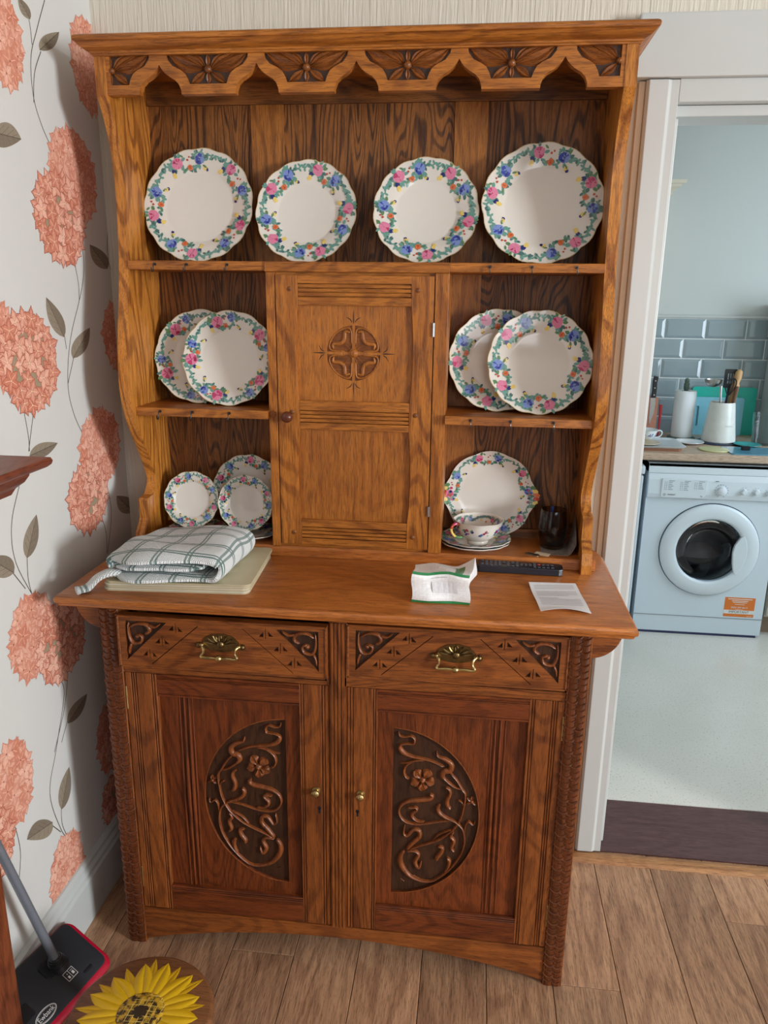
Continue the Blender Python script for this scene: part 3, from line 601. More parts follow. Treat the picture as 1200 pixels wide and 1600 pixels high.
MB().prism([(.289, HC), (.289, .957), (.293, .962), (.455, .962), (.455, HC)], 'x', -.571, .571).build('rack_plinth', OTx, D, bevel=.0015)
def hook(par, x, y, z):
    m = MB(); p, _ = smooth([(x, y+.004, z), (x, y-.006, z), (x, y-.010, z-.004), (x, y-.011, z-.012), (x, y-.015, z-.017), (x, y-.021, z-.014), (x, y-.022, z-.007)], None, 2)
    m.tube(p, .0013, 6); m.lathe([(.0003, y-.001), (.0035, y-.0012), (.0035, y+.0005)], 8, (x, 0, z), 'y'); m.build('cup_hook', IRON, par, smooth=True)
def shelf(x0, x1, z0, z1, y0, hooks):
    sh = MB().prism([(y0, z0+.001), (y0+.002, z1-.001), (y0+.004, z1), (RY, z1), (RY, z0), (y0+.001, z0)], 'x', x0, x1).build('shelf', OHx, D, bevel=.0012)
    for x in hooks: hook(sh, x, y0, z0+.012)
shelf(-PX, -.213, 1.614, 1.634, .285, (-.47, -.395, -.30)); shelf(.203, PX, 1.614, 1.634, .285, (.29, .38, .475)); shelf(-.213, .203, 1.612, 1.634, .281, ())
shelf(-PX, -.213, 1.279, 1.299, .272, (-.475, -.395, -.305)); shelf(.203, PX, 1.279, 1.299, .272, (.262, .352, .448))
# ---- centre cupboard of the rack
for s, a, c in ((-1, -.213, -.192), (1, .172, .203)): MB().box(a, c, .288, RY, .962, 1.612).build('cupboard_side', OHz, D, bevel=.0018)
MB().box(-.192, .172, .297, .42, .962, .969).build('cupboard_base', OHx, D); MB().box(-.192, .172, .296, RY, 1.600, 1.612).build('cupboard_head', OHx, D)
cd = bpy.data.objects.new('rack_door', None); COL.objects.link(cd); cd.parent = D; cd.empty_display_size = .05
yD = .287; dz0, dz1 = .970, 1.605
def wavy(x0, x1, inner):                                   # stile whose inner edge swells at the joints
    n = 40; pts = []
    for i in range(n+1):
        z = dz0+(dz1-dz0)*i/n; d = .0
        for a, c in ((1.032, 1.252), (1.322, 1.542)):
            if a < z < c: d = -.0065*math.sin(PI*(z-a)/(c-a))**.7
        pts.append(((x1+d) if inner > 0 else (x0-d), z))
    oth = x0 if inner > 0 else x1
    return pts+[(oth, dz1), (oth, dz0)]
for a, c, inn in ((-.190, -.139, 1), (.119, .170, -1)):
    MB().prism(wavy(a, c, inn), 'y', yD, yD+.020).build('stile', OHz, cd, bevel=.0012)
def rrail(z0, z1, g0):
    m = MB(); m.box(-.139, .119, yD+.010, yD+.019, z0, z1); m.box(-.139, .119, yD, yD+.011, z0, g0-.0022)
    for i in range(3): m.box(-.139, .119, yD+.001, yD+.011, g0+i*.0092, g0+i*.0092+.0070)
    m.box(-.139, .119, yD, yD+.011, g0+.0276, z1); m.build('rail', OHx, cd, bevel=.0007, seg=1)
rrail(1.540, dz1, 1.560); rrail(1.256, 1.324, 1.274); rrail(dz0, 1.034, .988)
def dowel(x, z):
    m = MB(); m.dome(x, z, .006, yD+.0005, .003, 10); m.build('dowel_peg', OCH, cd, smooth=True)
for x in (-.158, .134):
    for z in (1.575, 1.296, 1.0): dowel(x, z)
yP = yD+.009
MB().box(-.150, .130, yP, yP+.008, 1.03, 1.26).build('panel', OHp, cd)
# rosette: four lobes cut into the upper panel
RC = (-.012, 1.434); R = .0625; lobes = []; leafs = []
for q in range(4):
    a0 = q*PI/2+PI/4
    pts = []
    for i in range(17):
        t = (i/16-.5)*(PI/2-.10); pts.append((RC[0]+R*math.cos(a0+t), RC[1]+R*math.sin(a0+t)))
    lobes.append(pts+[(RC[0]+.012*math.cos(a0+.5), RC[1]+.012*math.sin(a0+.5)), (RC[0]+.012*math.cos(a0-.5), RC[1]+.012*math.sin(a0-.5))])
bd, gr = relief([(-.150, 1.316), (.130, 1.316), (.130, 1.548), (-.150, 1.548)], lobes, yP, yP+.010, .0028)
bd.build('panel', OHp, cd)
for q in gr: q.build('rosette_ground', OCH, cd)
m = MB()
for q in range(4):
    a0 = q*PI/2+PI/4; P = lambda r, t: (RC[0]+r*math.cos(a0+t), RC[1]+r*math.sin(a0+t))
    m.stroke([P(.020, .55), P(.045, .67), P(.056, .62), P(.060, .40), P(.061, 0), P(.060, -.40), P(.056, -.62), P(.045, -.67), P(.020, -.55)], [.004]*9, yP+.0024, .003, 6, 4)
    m.stroke([P(.047, .62), P(.052, .40), P(.040, .22), P(.036, 0), P(.040, -.22), P(.052, -.40), P(.047, -.62)], [.003, .008, .009, .009, .009, .008, .003], yP+.0026, .0042, 6, 4)
    for t in (-.42, 0, .42): m.stroke([P(.012, t*1.2), P(.030, t)], [.0042, .0018], yP+.0026, .003, 5, 1)
m.dome(RC[0], RC[1], .0105, yP+.002, .008)
m.build('rosette_carving', OHp, cd, smooth=True, merge=False)
m = MB()
for q in range(4):                                         # incised sprigs at the four points
    a = q*PI/2; u = (math.cos(a), math.sin(a)); v = (-u[1], u[0]); T = lambda r, t: (RC[0]+u[0]*r+v[0]*t, RC[1]+u[1]*r+v[1]*t)
    m.stroke([T(.066, 0), T(.080, 0), T(.098, 0)], [.0034, .0028, .0008], yP+.0002, .0009, 4, 2)
    for sg in (-1, 1): m.stroke([T(.068, .003*sg), T(.076, .008*sg), T(.081, .018*sg)], [.0016, .0026, .0008], yP+.0002, .0009, 4, 3)
m.build('incised_sprig', OGR, cd, merge=False)
k = MB(); k.lathe([(.0001, yD-.026), (.007, yD-.0255), (.0125, yD-.021), (.0135, yD-.015), (.011, yD-.010), (.0065, yD-.007), (.006, yD-.003), (.0085, yD), (.0085, yD+.001)], 20, (-.166, 0, 1.286), 'y')
k.build('knob', oak('knob_walnut', lin(120, 62, 40), lin(78, 38, 26), 'z', rough=.22, contrast=.3), cd, smooth=True)
MB().lathe([(.0001, .286), (.007, .2862), (.008, .288), (.008, .289)], 14, (-.203, 0, 1.290), 'y').build('turn_catch', OCH, D, smooth=True)
for z0, z1 in ((1.475, 1.505), (1.055, 1.080)):
    m = MB(); m.tube([(.1712, yD-.002, z0), (.1712, yD-.002, z1)], .0034, 10); m.box(.169, .1735, yD-.001, yD+.006, z0, z1); m.build('hinge', STEEL, cd)
# ---- frieze with ogee cut-outs and carved flowers, cornice
FZ0, FZ1, yF = 1.966, 2.05, .250; og = [(.046, 0), (.0455, .008), (.041, .019), (.033, .027), (.022, .033), (.012, .040), (.005, .048), (0, .056)]
bot = [(-PX, FZ0)]
for c in (-.418, -.209, 0, .209, .418):
    bot += [(c-a, FZ0+h) for a, h in og]+[(c+a, FZ0+h) for a, h in og[-2::-1]]
bot += [(PX, FZ0)]
holes, fc = [], []
def lunette(cx, l, r):
    hp = [(-.088, .076), (-.086, .066), (-.076, .054), (-.060, .047), (-.050, .040), (-.044, .030), (-.040, .019)]
    pts = [(cx+u, FZ0+v) for u, v in hp] if l else [(cx, FZ0+.076), (cx, FZ0+.019)]
    pts += [(cx-u, FZ0+v) for u, v in hp[::-1]] if r else [(cx, FZ0+.019), (cx, FZ0+.076)]
    return pts
cs_ = [(-.3135, 1, 1), (-.1045, 1, 1), (.1045, 1, 1), (.3135, 1, 1), (-.526, 0, 1), (.526, 1, 0)]
for c in cs_: holes.append(lunette(*c))
bd, gr = relief(bot+[(PX, FZ1), (-PX, FZ1)], holes, yF, yF+.020, .0055)
fz = bd.build('frieze', OHx, D)
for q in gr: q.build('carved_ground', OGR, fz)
for cx, l, r in cs_:
    m = MB(); z = FZ0+.046; y = yF+.0056
    for s in ((-1,) if l else ())+((1,) if r else ()):
        m.leaf((cx+s*.008, z+.002), (cx+s*.083, z+.029), .029, y, .0060, .85, 9, .52, -s*.006); m.leaf((cx+s*.008, z+.004), (cx+s*.055, z+.0285), .016, y, .0058, .6, 8, .5, s*.003)
        m.leaf((cx+s*.007, z-.004), (cx+s*.037, z-.0255), .017, y, .0058, .6, 8, .5); m.leaf((cx+s*.010, z-.001), (cx+s*.058, z+.004), .010, y, .005, .5, 8, .5, s*.003)
        m.leaf((cx+s*.007, z+.006), (cx+s*.030, z+.0285), .012, y, .005, .6, 7, .5, s*.002)
        for k_ in (.022, .034): m.stroke([(cx+s*.014, z+.004), (cx+s*(k_+.022), z+.017)], [.001, .0018], y-.004, .002, 4, 1)
    m.leaf((cx, z-.005), (cx, z-.026), .012 if l and r else .006, y, .005, .5, 6, .5); m.leaf((cx, z+.006), (cx, z+.028), .011 if l and r else .006, y, .005, .5, 6, .5)
    if l and r: m.dome(cx, z+.001, .0085, y, .0095)
    else: m.dome(cx+(.003 if r else -.003), z+.001, .0065, y, .009)
    m.build('flower_carving', OCH, fz, smooth=True, merge=False)
cor = [(.0, 2.046), (.003, 2.046), (.004, 2.051), (.007, 2.053), (.008, 2.058), (.014, 2.061), (.022, 2.066), (.028, 2.073), (.032, 2.080), (.037, 2.083), (.038, 2.092), (.036, 2.098), (.031, 2.102)]
vs, fs = [], []; n = len(cor)
for o, z in cor:
    z = 2.040+(z-2.046)*.62; o *= .82
    vs += [(-.559-o, .476, z), (-.559-o, .248-o, z), (.559+o, .248-o, z), (.559+o, .476, z)]
for i in range(n-1):
    for j in range(4): fs.append((i*4+j, i*4+(j+1) % 4, (i+1)*4+(j+1) % 4, (i+1)*4+j))
fs += [(0, 1, 2, 3), tuple((n-1)*4+j for j in (3, 2, 1, 0))]
m = MB(); m.add(vs, fs); m.build('cornice', OHx, D, bevel=.0006, seg=1)
# ============================================================ CHINA
PINK, PINKD, PINKL = lin(188, 56, 106), lin(142, 32, 72), lin(220, 128, 160)
BLUE, BLUED, BLUEL = lin(54, 72, 160), lin(30, 40, 110), lin(122, 144, 202)
TEAL, TEALD, GRN = lin(104, 154, 142), lin(72, 112, 108), lin(92, 132, 88)
YEL, ORA, RED = lin(232, 204, 112), lin(214, 112, 62), lin(186, 70, 50)
def surf(prof):
    def f(r):
        for (r0, h0), (r1, h1) in zip(prof, prof[1:]):
            if r0 <= r <= r1: return h0+(h1-h0)*(r-r0)/max(r1-r0, 1e-9)
        return prof[-1][1]
    return f
class Deco:
    """flat glaze print following a surface of revolution"""
    def __init__(s, sf, fac, seed, shrink=1.0): s.k = shrink; s.q = 1.0; s.m = MB(); s.sf = sf; s.fac = fac; s.h = .00035; s.g = random.Random(seed)
    def pt(s, a, r, du=0, dv=0):
        du *= s.q
        x, y = r*math.cos(a)+du*math.cos(a)-dv*math.sin(a), r*math.sin(a)+du*math.sin(a)+dv*math.cos(a)
        rr, aa = math.hypot(x, y), math.atan2(y, x); k = s.fac(aa, rr)*s.k
        return (x*k, y*k, s.sf(rr)+s.h)
    def poly(s, a, r, loc, col):
        s.h += .0000025; n = len(loc); c = (sum(p[0] for p in loc)/n, sum(p[1] for p in loc)/n)
        s.m.add([s.pt(a, r, *c)]+[s.pt(a, r, *p) for p in loc], [(0, i+1, (i+1) % n+1) for i in range(n)], col)
    def blob(s, a, r, rad, col, n=9, jit=.35, du=0, dv=0):
        s.poly(a, r, [(du+rad*(1-jit*s.g.random())*math.cos(2*PI*i/n), dv+rad*(1-jit*s.g.random())*math.sin(2*PI*i/n)) for i in range(n)], col)
    def leaf(s, a, r, du, dv, ln, ang, col, wd=.4):
        c, q = math.cos(ang), math.sin(ang)
        s.poly(a, r, [(du+u*c-v*q, dv+u*q+v*c) for u, v in ((0, 0), (ln*.35, ln*wd*.5), (ln*.75, ln*wd*.4), (ln, 0), (ln*.75, -ln*wd*.4), (ln*.35, -ln*wd*.5))], col)
    def rose(s, a, r, rad, c, cd, cl, lv=6):
        for i in range(lv):
            t = s.g.random()*2*PI; s.leaf(a, r, rad*.8*math.cos(t), rad*.8*math.sin(t), rad*.95, t+s.g.uniform(-.5, .5), s.g.choice((TEAL, GRN, TEALD, TEAL)), .55)
        s.blob(a, r, rad*1.08, cl, 11, .25); s.blob(a, r, rad, c, 11, .35)
        for i in range(4):
            t = s.g.random()*2*PI; s.blob(a, r, rad*.34, cd, 6, .4, rad*.5*math.cos(t), rad*.5*math.sin(t))
        s.blob(a, r, rad*.42, cl, 7, .4, rad*.1*s.g.uniform(-1, 1), 0); s.blob(a, r, rad*.2, cd, 5)
    def vine(s, pts, wd, col):                       # pts: (angle, radius)
        P, _ = smooth(pts, None, 5); s.h += .000002; vs = []; xy = [(r*math.cos(a), r*math.sin(a)) for a, r in P]; k = len(xy)
        for i in range(k):
            dx, dy = xy[min(i+1, k-1)][0]-xy[max(i-1, 0)][0], xy[min(i+1, k-1)][1]-xy[max(i-1, 0)][1]; l = math.hypot(dx, dy) or 1; w_ = wd*(.6+.6*s.g.random())
            for sg in (1, -1):
                x, y = xy[i][0]-sg*dy/l*w_/2, xy[i][1]+sg*dx/l*w_/2; rr = math.hypot(x, y); k2 = s.fac(math.atan2(y, x), rr)*s.k; vs.append((x*k2, y*k2, s.sf(rr)+s.h))
        s.m.add(vs, [(2*i, 2*i+1, 2*i+3, 2*i+2) for i in range(k-1)], col)
        for i in range(1, k-1, 2):
            a, r = math.atan2(xy[i][1], xy[i][0]), math.hypot(*xy[i]); s.leaf(a, r, 0, 0, wd*2.1, s.g.random()*2*PI, s.g.choice((col, TEALD, TEAL)), .6)
def border(prof, fac, ri, ro, n, seed, k=1.0, variant=0):
    d = Deco(surf(prof), fac, seed); R = lambda t: ri+t*(ro-ri); st = 2*PI/n; wd = (ro-ri)*1.38
    for q in range(n):
        A = lambda f: q*st+f*st
        d.vine([(A(.62), R(.62)), (A(.68), R(.86)), (A(.75), R(.70)), (A(.80), R(.88)), (A(.87), R(.72)), (A(.93), R(.80)), (A(1.0), R(.60))], wd*.075, TEAL)
        d.vine([(A(.12), R(.45)), (A(.16), R(.18)), (A(.25), R(.10)), (A(.33), R(.22)), (A(.41), R(.14)), (A(.47), R(.34))], wd*.085, TEAL)
        d.vine([(A(.02), R(.55)), (A(.04), R(.85)), (A(.14), R(.9)), (A(.2), R(.72))], wd*.075, TEAL)
        d.vine([(A(.5), R(.9)), (A(.58), R(.85)), (A(.62), R(.6)), (A(.56), R(.35))], wd*.08, TEAL)
        if variant:
            d.rose(A(.16), R(.68), wd*.22, BLUE, BLUED, BLUEL, 6); d.rose(A(.46), R(.54), wd*.30, PINK, PINKD, PINKL, 8)
        else:
            d.rose(A(.10), R(.58), wd*.23, BLUE, BLUED, BLUEL, 7); d.rose(A(.50), R(.66), wd*.24, PINK, PINKD, PINKL, 7)
        d.blob(A(.30), R(.20), wd*.14, ORA, 8, .3); d.blob(A(.30), R(.20), wd*.07, RED, 6); d.leaf(A(.36), R(.22), 0, 0, wd*.2, 2, GRN)
        d.blob(A(.62), R(.40), wd*.12, BLUED, 7, .4); d.blob(A(.66), R(.18), wd*.11, YEL, 7, .4); d.blob(A(.64), R(.27), wd*.09, YEL, 7, .4)
        d.blob(A(.98), R(.12), wd*.11, YEL, 7, .4); d.blob(A(.94), R(.06), wd*.08, BLUED, 6, .4); d.leaf(A(.95), R(.15), 0, 0, wd*.22, 1.2, GRN)
        d.blob(A(.31), R(.62), wd*.06, RED, 6, .4); d.leaf(A(.36), R(.8), 0, 0, wd*.2, .8, GRN); d.blob(A(.27), R(.74), wd*.05, RED, 6)
    return d.m
def scallop(amp, lobes, R):
    def f(a, r):
        t = max(0, (r/R-.62)/.38); return 1+amp*t*t*(abs(math.cos(lobes*a/2))-.5)
    return f
def plate_meshes(R, lobes, n, seed, well=.66, rise=.014, variant=0, amp=.03):
    fac = scallop(amp, lobes, R)
    top = [(.0001, .006), (R*well*.9, .006), (R*well*.97, .0075), (R*(well+.05), .011), (R*.90, .006+rise*.8), (R*.985, .006+rise), (R, .0065+rise)]
    bot = [(R*.995, .0038+rise), (R*.9, .0018+rise*.8), (R*(well+.05), .006), (R*well*.92, .0025), (R*well*.85, 0), (R*well*.80, 0), (R*well*.78, .002), (.0001, .002)]
    m = MB(); m.lathe(top+bot, 80, fac=fac)
    o = m.build('plate', CHINA, None, smooth=True); me = o.data; bpy.data.objects.remove(o)
    dm = border(top, fac, R*(well-.01), R*.96, n, seed, variant=variant)
    gold = Deco(surf(top), fac, 1); vs = []
    for i in range(80):
        a = 2*PI*i/80
        for r in (R*.988, R*.9985): x = fac(a, r)*r; vs.append((x*math.cos(a), x*math.sin(a), surf(top)(r)+.0004))
    dm.add(vs, [(2*i, 2*i+1, 2*((i+1) % 80)+1, 2*((i+1) % 80)) for i in range(80)], lin(196, 172, 120))
    o = dm.build('floral_border', PRINT, None, merge=False); dme = o.data; bpy.data.objects.remove(o)
    return me, dme, R
LARGE = plate_meshes(.1325, 15, 5, 11, .66)
MED = plate_meshes(.119, 15, 5, 23, .62)
ROSE = plate_meshes(.115, 12, 5, 37, .66, variant=1)
SMALL = plate_meshes(.073, 12, 5, 41, .66, .009)
SAUC = plate_meshes(.095, 12, 5, 53, .55, .014)
def plate(P, label, cx, zs, yb, tilt, spin, group, scale=1.0, cat='plate', name='plate', yaw=0, zadd=0):
    me, dme, R = P; R = R*scale
    o = link(name, me, CHINA); tag(o, label, cat, group)
    tl = math.radians(tilt); th = (.0205 if R > .09 else .0155)*scale
    # local +z is the face; lean it back against the boards
    o.matrix_world = Matrix.Translation((cx, yb+R*math.sin(tl)+.002, zs+R*math.cos(tl)*.998+.0008+zadd)) @ Matrix.Rotation(math.radians(yaw), 4, 'Z') @ Matrix.Rotation(PI/2-tl, 4, 'X') @ Matrix.Rotation(math.radians(spin), 4, 'Z') @ Matrix.Diagonal((scale, scale, scale, 1)) @ Matrix.Translation((0, 0, -.012))
    d = link('floral_border', dme, PRINT, o); d['label'] = 'printed border of pink, blue and green flowers'
    return o
G1 = 'floral plates on the top shelf'; G2 = 'floral plates on the middle shelves'; G3 = 'small china in the lower left compartment'
plate(LARGE, 'large floral dinner plate at the left end of the top shelf', -.402, 1.634, .376, 14, 12, G1)
plate(MED, 'smaller floral plate on the top shelf, second from the left', -.142, 1.634, .376, 15, 40, G1)
plate(MED, 'smaller floral plate on the top shelf, second from the right', .139, 1.634, .374, 15, 22, G1, 1.015)
plate(LARGE, 'largest floral dinner plate at the right end of the top shelf', .402, 1.634, .370, 14, 60, G1, 1.02)
plate(ROSE, 'rose-bordered plate on the left middle shelf, tucked behind its neighbour', -.414, 1.299, .372, 14, 30, G2)
plate(ROSE, 'rose-bordered plate on the left middle shelf, overlapping in front beside the cupboard', -.330, 1.299, .338, 14, 5, G2, .995)
plate(MED, 'floral plate on the right middle shelf, half hidden behind another', .325, 1.299, .372, 13, 75, G2, 1.01)
plate(MED, 'floral plate on the right middle shelf, overlapping in front by the side panel', .416, 1.299, .335, 13, 33, G2, 1.005)
plate(SMALL, 'tea plate leaning behind two little plates in the lower left compartment', -.306, .981, .385, 10, 50, G3, 1.26)
plate(SMALL, 'little floral side plate standing at the left, above the folded tea towel', -.447, .977, .352, 13, 20, G3)
plate(SMALL, 'little floral side plate standing next to the rack cupboard', -.301, .977, .345, 13, 62, G3, .98)
def lay(P, label, x, y, z, spin, group, name='saucer', scale=1.0):
    me, dme, R = P; o = link(name, me, CHINA); tag(o, label, 'saucer', group); o.location = (x, y, z); o.rotation_euler = (0, 0, math.radians(spin)); o.scale = (scale,)*3
    d = link('floral_border', dme, PRINT, o); return o
lay(SAUC, 'saucer lying flat under the left little plate behind the towel', -.434, .368, .962, 10, 'saucers lying flat in the rack', scale=.78)
lay(SAUC, 'saucer lying flat under the little plate beside the rack cupboard', -.290, .358, .962, 50, 'saucers lying flat in the rack', scale=.78)
lay(SAUC, 'lower saucer of the pair beneath the teacup', .284, .361, .962, 10, 'saucers lying flat in the rack', scale=.92)
lay(SAUC, 'upper saucer of the pair, holding the teacup', .286, .362, .9685, 47, 'saucers lying flat in the rack', scale=.92)
# cake plate with two moulded tabs
def cake_plate():
    R = .112
    def fac(a, r):
        t = max(0, (r/R-.6)/.4); tab = max(math.exp(-((math.atan2(math.sin(a), math.cos(a)))/.22)**2), math.exp(-((math.atan2(math.sin(a-PI), math.cos(a-PI)))/.22)**2))
        return 1+t*t*(.03*(abs(math.cos(4*a))-.5)+.085*tab+.012*math.cos(12*a)*tab)
    top = [(.0001, .006), (R*.62, .006), (R*.72, .009), (R*.9, .015), (R, .019)]; bot = [(R*.99, .016), (R*.9, .012), (R*.7, .005), (R*.58, 0), (R*.54, 0), (R*.52, .002), (.0001, .002)]
    o = MB().lathe(top+bot, 96, fac=fac).build('cake_plate', CHINA, None, smooth=True); tag(o, 'round floral cake plate with coloured tab handles standing behind the teacup', 'plate')
    d = border(top, fac, R*.70, R*.97, 5, 71)
    g = Deco(surf(top), fac, 5); g.h = .0012
    for c in (0, PI):
        for i, col in enumerate((GRN, YEL, RED, ORA, YEL, GRN)): g.blob(c+(i-2.5)*.085, R*.965, .0062, col, 8, .2)
        for i in range(4): g.blob(c+(i-1.5)*.1, R*.86, .004, (PINK, BLUED, RED, PINK)[i], 7, .3); g.leaf(c+(i-1.5)*.1, R*.86, .003, 0, .007, 1+i, GRN)
    d.add(g.m.v, [f for f in g.m.f]); d.c[-len(g.m.f):] = g.m.c
    d.build('floral_border', PRINT, o, merge=False)
    tl = math.radians(3.5)
    o.matrix_world = Matrix.Translation((.318, .437+R*math.sin(tl), .962+R*math.cos(tl)+.001)) @ Matrix.Rotation(PI/2-tl, 4, 'X') @ Matrix.Translation((0, 0, -.012))
cake_plate()
# teacup
def teacup(name, label, loc, s, handle_ang, colmat, deco=True, seed=3):
    root = thing(name, label, 'cup', loc)
    out = [(.0001, 0), (.020, 0), (.024, .001), (.0245, .005), (.023, .008), (.031, .013), (.042, .022), (.0485, .034), (.0525, .046), (.0555, .055), (.0567, .0565)]
    inn = [(.0550, .056), (.0510, .046), (.0468, .034), (.0400, .022), (.0295, .0150), (.0200, .0122), (.0001, .0118)]
    sc = lambda p: [(r*s, h*s) for r, h in p]
    f = lambda a, r: 1+.018*max(0, r/(.056*s)-.8)/.2*math.cos(8*a)
    MB().lathe(sc(out+inn), 56, fac=f).build('bowl', colmat, root, smooth=True)
    ca, sa = math.cos(handle_ang), math.sin(handle_ang)
    hp, hr = smooth([(r*s*ca, r*s*sa, z*s) for r, z in ((.050, .048), (.060, .053), (.070, .050), (.074, .040), (.068, .028), (.057, .021), (.043, .019))], [.0035*s, .0036*s, .0033*s, .003*s, .003*s, .0032*s, .0036*s], 4)
    m = MB(); m.tube(hp, hr, 8)
    if deco:
        for i in range(len(m.f)): q = i/len(m.f); m.c[i] = (RED, PINK, RED, YEL, YEL, GRN, GRN)[min(6, int(q*7))]
        m.build('handle', PRINT, root, merge=False).data.polygons.foreach_set('use_smooth', [True]*len(m.f))
    else: m.build('handle', colmat, root, smooth=True)
    g = random.Random(seed); d = Deco(surf([(r, z) for r, z in sc(inn)[::-1]]), f, seed, .975); d.h = .0003; d.q = .38
    if deco:
        for q in range(4):
            A = lambda t: q*PI/2+t*PI/2; ro = .051*s
            d.vine([(A(0), ro), (A(.2), .0490*s), (A(.35), .0525*s), (A(.5), .0495*s), (A(.7), .0525*s), (A(1), ro)], .0022*s, TEALD)
            d.rose(A(.25), .050*s, .0052*s, BLUE, BLUED, BLUEL, 5); d.rose(A(.55), .050*s, .0055*s, PINK, PINKD, PINKL, 5); d.blob(A(.75), .048*s, .003*s, ORA, 7); d.blob(A(.9), .049*s, .003*s, YEL, 7)
        d.m.build('floral_border', PRINT, root, merge=False)
    # sprigs outside
    so = surf([(z, r) for r, z in sc(out)[3:]]); e = MB()
    for q in range(8):
        a0 = q*PI/4+.3
        for k in range(13):
            da, dz = g.uniform(-.26, .26), g.uniform(-.007, .007)*s; z = .036*s+dz; rr = (so(z)+.0005)*f(a0+da, so(z)); sz = g.uniform(.0016, .0034)*s*(1.2 if k < 4 else 1); col = (PINK, BLUE, PINKD, BLUED, TEALD, GRN, TEAL)[k % 7] if deco else (BLUE, BLUED, TEALD, BLUEL)[k % 4]
            pts = [((rr+.00002*k)*math.cos(a0+da+sz/rr*math.cos(t)), (rr+.00002*k)*math.sin(a0+da+sz/rr*math.cos(t)), z+sz*math.sin(t)) for t in (0, 1.05, 2.1, 3.14, 4.2, 5.2)]
            e.add(pts, [tuple(range(6))], col)
    e.build('sprig_print', PRINT, root, merge=False)
    return root
teacup('teacup', 'floral teacup with a red and yellow handle on two saucers', (.292, .350, .9752), 1.08, math.radians(215), CHINA)
# smoked glass tumbler with a pen in it
tg = thing('tumbler', 'dark smoked glass tumbler at the right end of the rack', 'glass', (.476, .380, .9632))
m, nt, bs = nodes_of('smoked_glass'); bs.inputs['Base Color'].default_value = lin(168, 160, 160); bs.inputs['Transmission Weight'].default_value = 1; bs.inputs['Roughness'].default_value = .02; bs.inputs['IOR'].default_value = 1.46
MB().lathe([(.0001, 0), (.024, 0), (.029, .004), (.034, .030), (.0358, .055), (.034, .080), (.0315, .098), (.0300, .0985), (.0325, .079), (.0342, .055), (.0325, .030), (.027, .010), (.0001, .008)], 40).build('tumbler_glass', m, tg, smooth=True)
MB().lathe([(.0001, .0095), (.026, .0115), (.0305, .028), (.031, .036), (.0001, .037)], 24).build('dark_contents', plain('dark_contents', lin(46, 36, 32), .6), tg, smooth=True)
pn = MB().tube([(.470, .398, .981), (.4705, .385, 1.04), (.471, .379, 1.068)], .004, 8).build('pen', plain('blue_plastic', lin(34, 50, 96), .3), None, smooth=True); tag(pn, 'dark blue pen standing in the smoked tumbler', 'pen')
# folded leaflet beside the tumbler, coins and a card
def sheet(name, mat, fn, nu, nv, parent=None, thick=.0006):
    m = MB(); vs = []
    for k in (0, 1):
        for j in range(nv+1):
            for i in range(nu+1):
                p = fn(i/nu, j/nv); vs.append((p[0], p[1], p[2]-k*thick))
    n = (nu+1)*(nv+1); fs = []
    for j in range(nv):
        for i in range(nu):
            a = j*(nu+1)+i; q = (a, a+1, a+nu+2, a+nu+1); fs += [q, tuple(n+t for t in q[::-1])]
    rim = [i for i in range(nu+1)]+[j*(nu+1)+nu for j in range(1, nv+1)]+[nv*(nu+1)+i for i in range(nu-1, -1, -1)]+[j*(nu+1) for j in range(nv-1, 0, -1)]
    fs += [(rim[i], rim[(i+1) % len(rim)], n+rim[(i+1) % len(rim)], n+rim[i]) for i in range(len(rim))]
    m.add(vs, fs); return m.build(name, mat, parent, smooth=True)
PAPER = plain('white_paper', lin(236, 236, 238), .6, noise=.01)
def leaflet(u, v):
    x = .445+.083*u+.006*v; y = .318+.10*v; return (x, y, .9628+.9*max(0, u-.80)**1.5*(.35+.65*v))
lf = sheet('leaflet', plain('mottled_leaflet', lin(150, 140, 132), .5, noise=.45, nscale=130), leaflet, 14, 10); tag(lf, 'creased grey patterned leaflet lying behind the tumbler', 'leaflet')
cardo = MB().box(-.018, .018, -.010, .010, 0, .001).build('card', plain('cream_card', lin(222, 208, 180), .6)); cardo.location = (.449, .322, .9622); cardo.rotation_euler = (0, 0, -.45); tag(cardo, 'little cream card lying in front of the tumbler', 'card')
for x, y, r in ((.418, .318, .0105), (.432, .309, .0095)):
    c = MB().lathe([(.0001, 0), (r*.96, 0), (r, .0004), (r, .0015), (r*.96, .0019), (r*.88, .0016), (.0001, .0016)], 24).build('coin', plain('coin_metal', lin(176, 158, 140), .3, 1.0, .2, 300, bump=.3, bscale=600)); c.location = (x, y, .9622)
    tag(c, 'silver coin lying left of the other coin on the rack plinth' if x < .425 else 'silver coin nearer the cream card on the rack plinth', 'coin', 'coins on the rack plinth')
# ============================================================ THINGS ON THE COUNTER
MATC = plain('cream_mat_face', lin(206, 196, 160), .4, noise=.04, nscale=8); MATB = plain('cream_mat_edge', lin(226, 222, 206), .5)
def placemat(i, label):
    w_, d_, r = .322, .262, .016; pts = []
    for cx, cy, a in ((w_-r, r, -90), (w_-r, d_-r, 0), (r, d_-r, 90), (r, r, 180)):
        pts += [(cx+r*math.cos(math.radians(a+t)), cy+r*math.sin(math.radians(a+t))) for t in range(0, 91, 15)]
    root = thing('placemat', label, 'placemat', (-.520+.0012*i, .003-.0008*i*(-1)**i, HC+.0002+.0052*i), math.radians(4.2+.5*((i*7) % 3-1)), 'placemats stacked on the counter')
    MB().prism(pts, 'z', 0, .0036).build('backing', plain('mat_cork', lin(186, 172, 140), .8), root)
    MB().prism(pts, 'z', .0036, .0050).build('face', MATC if i == 3 else MATB, root, bevel=.0004, seg=1)
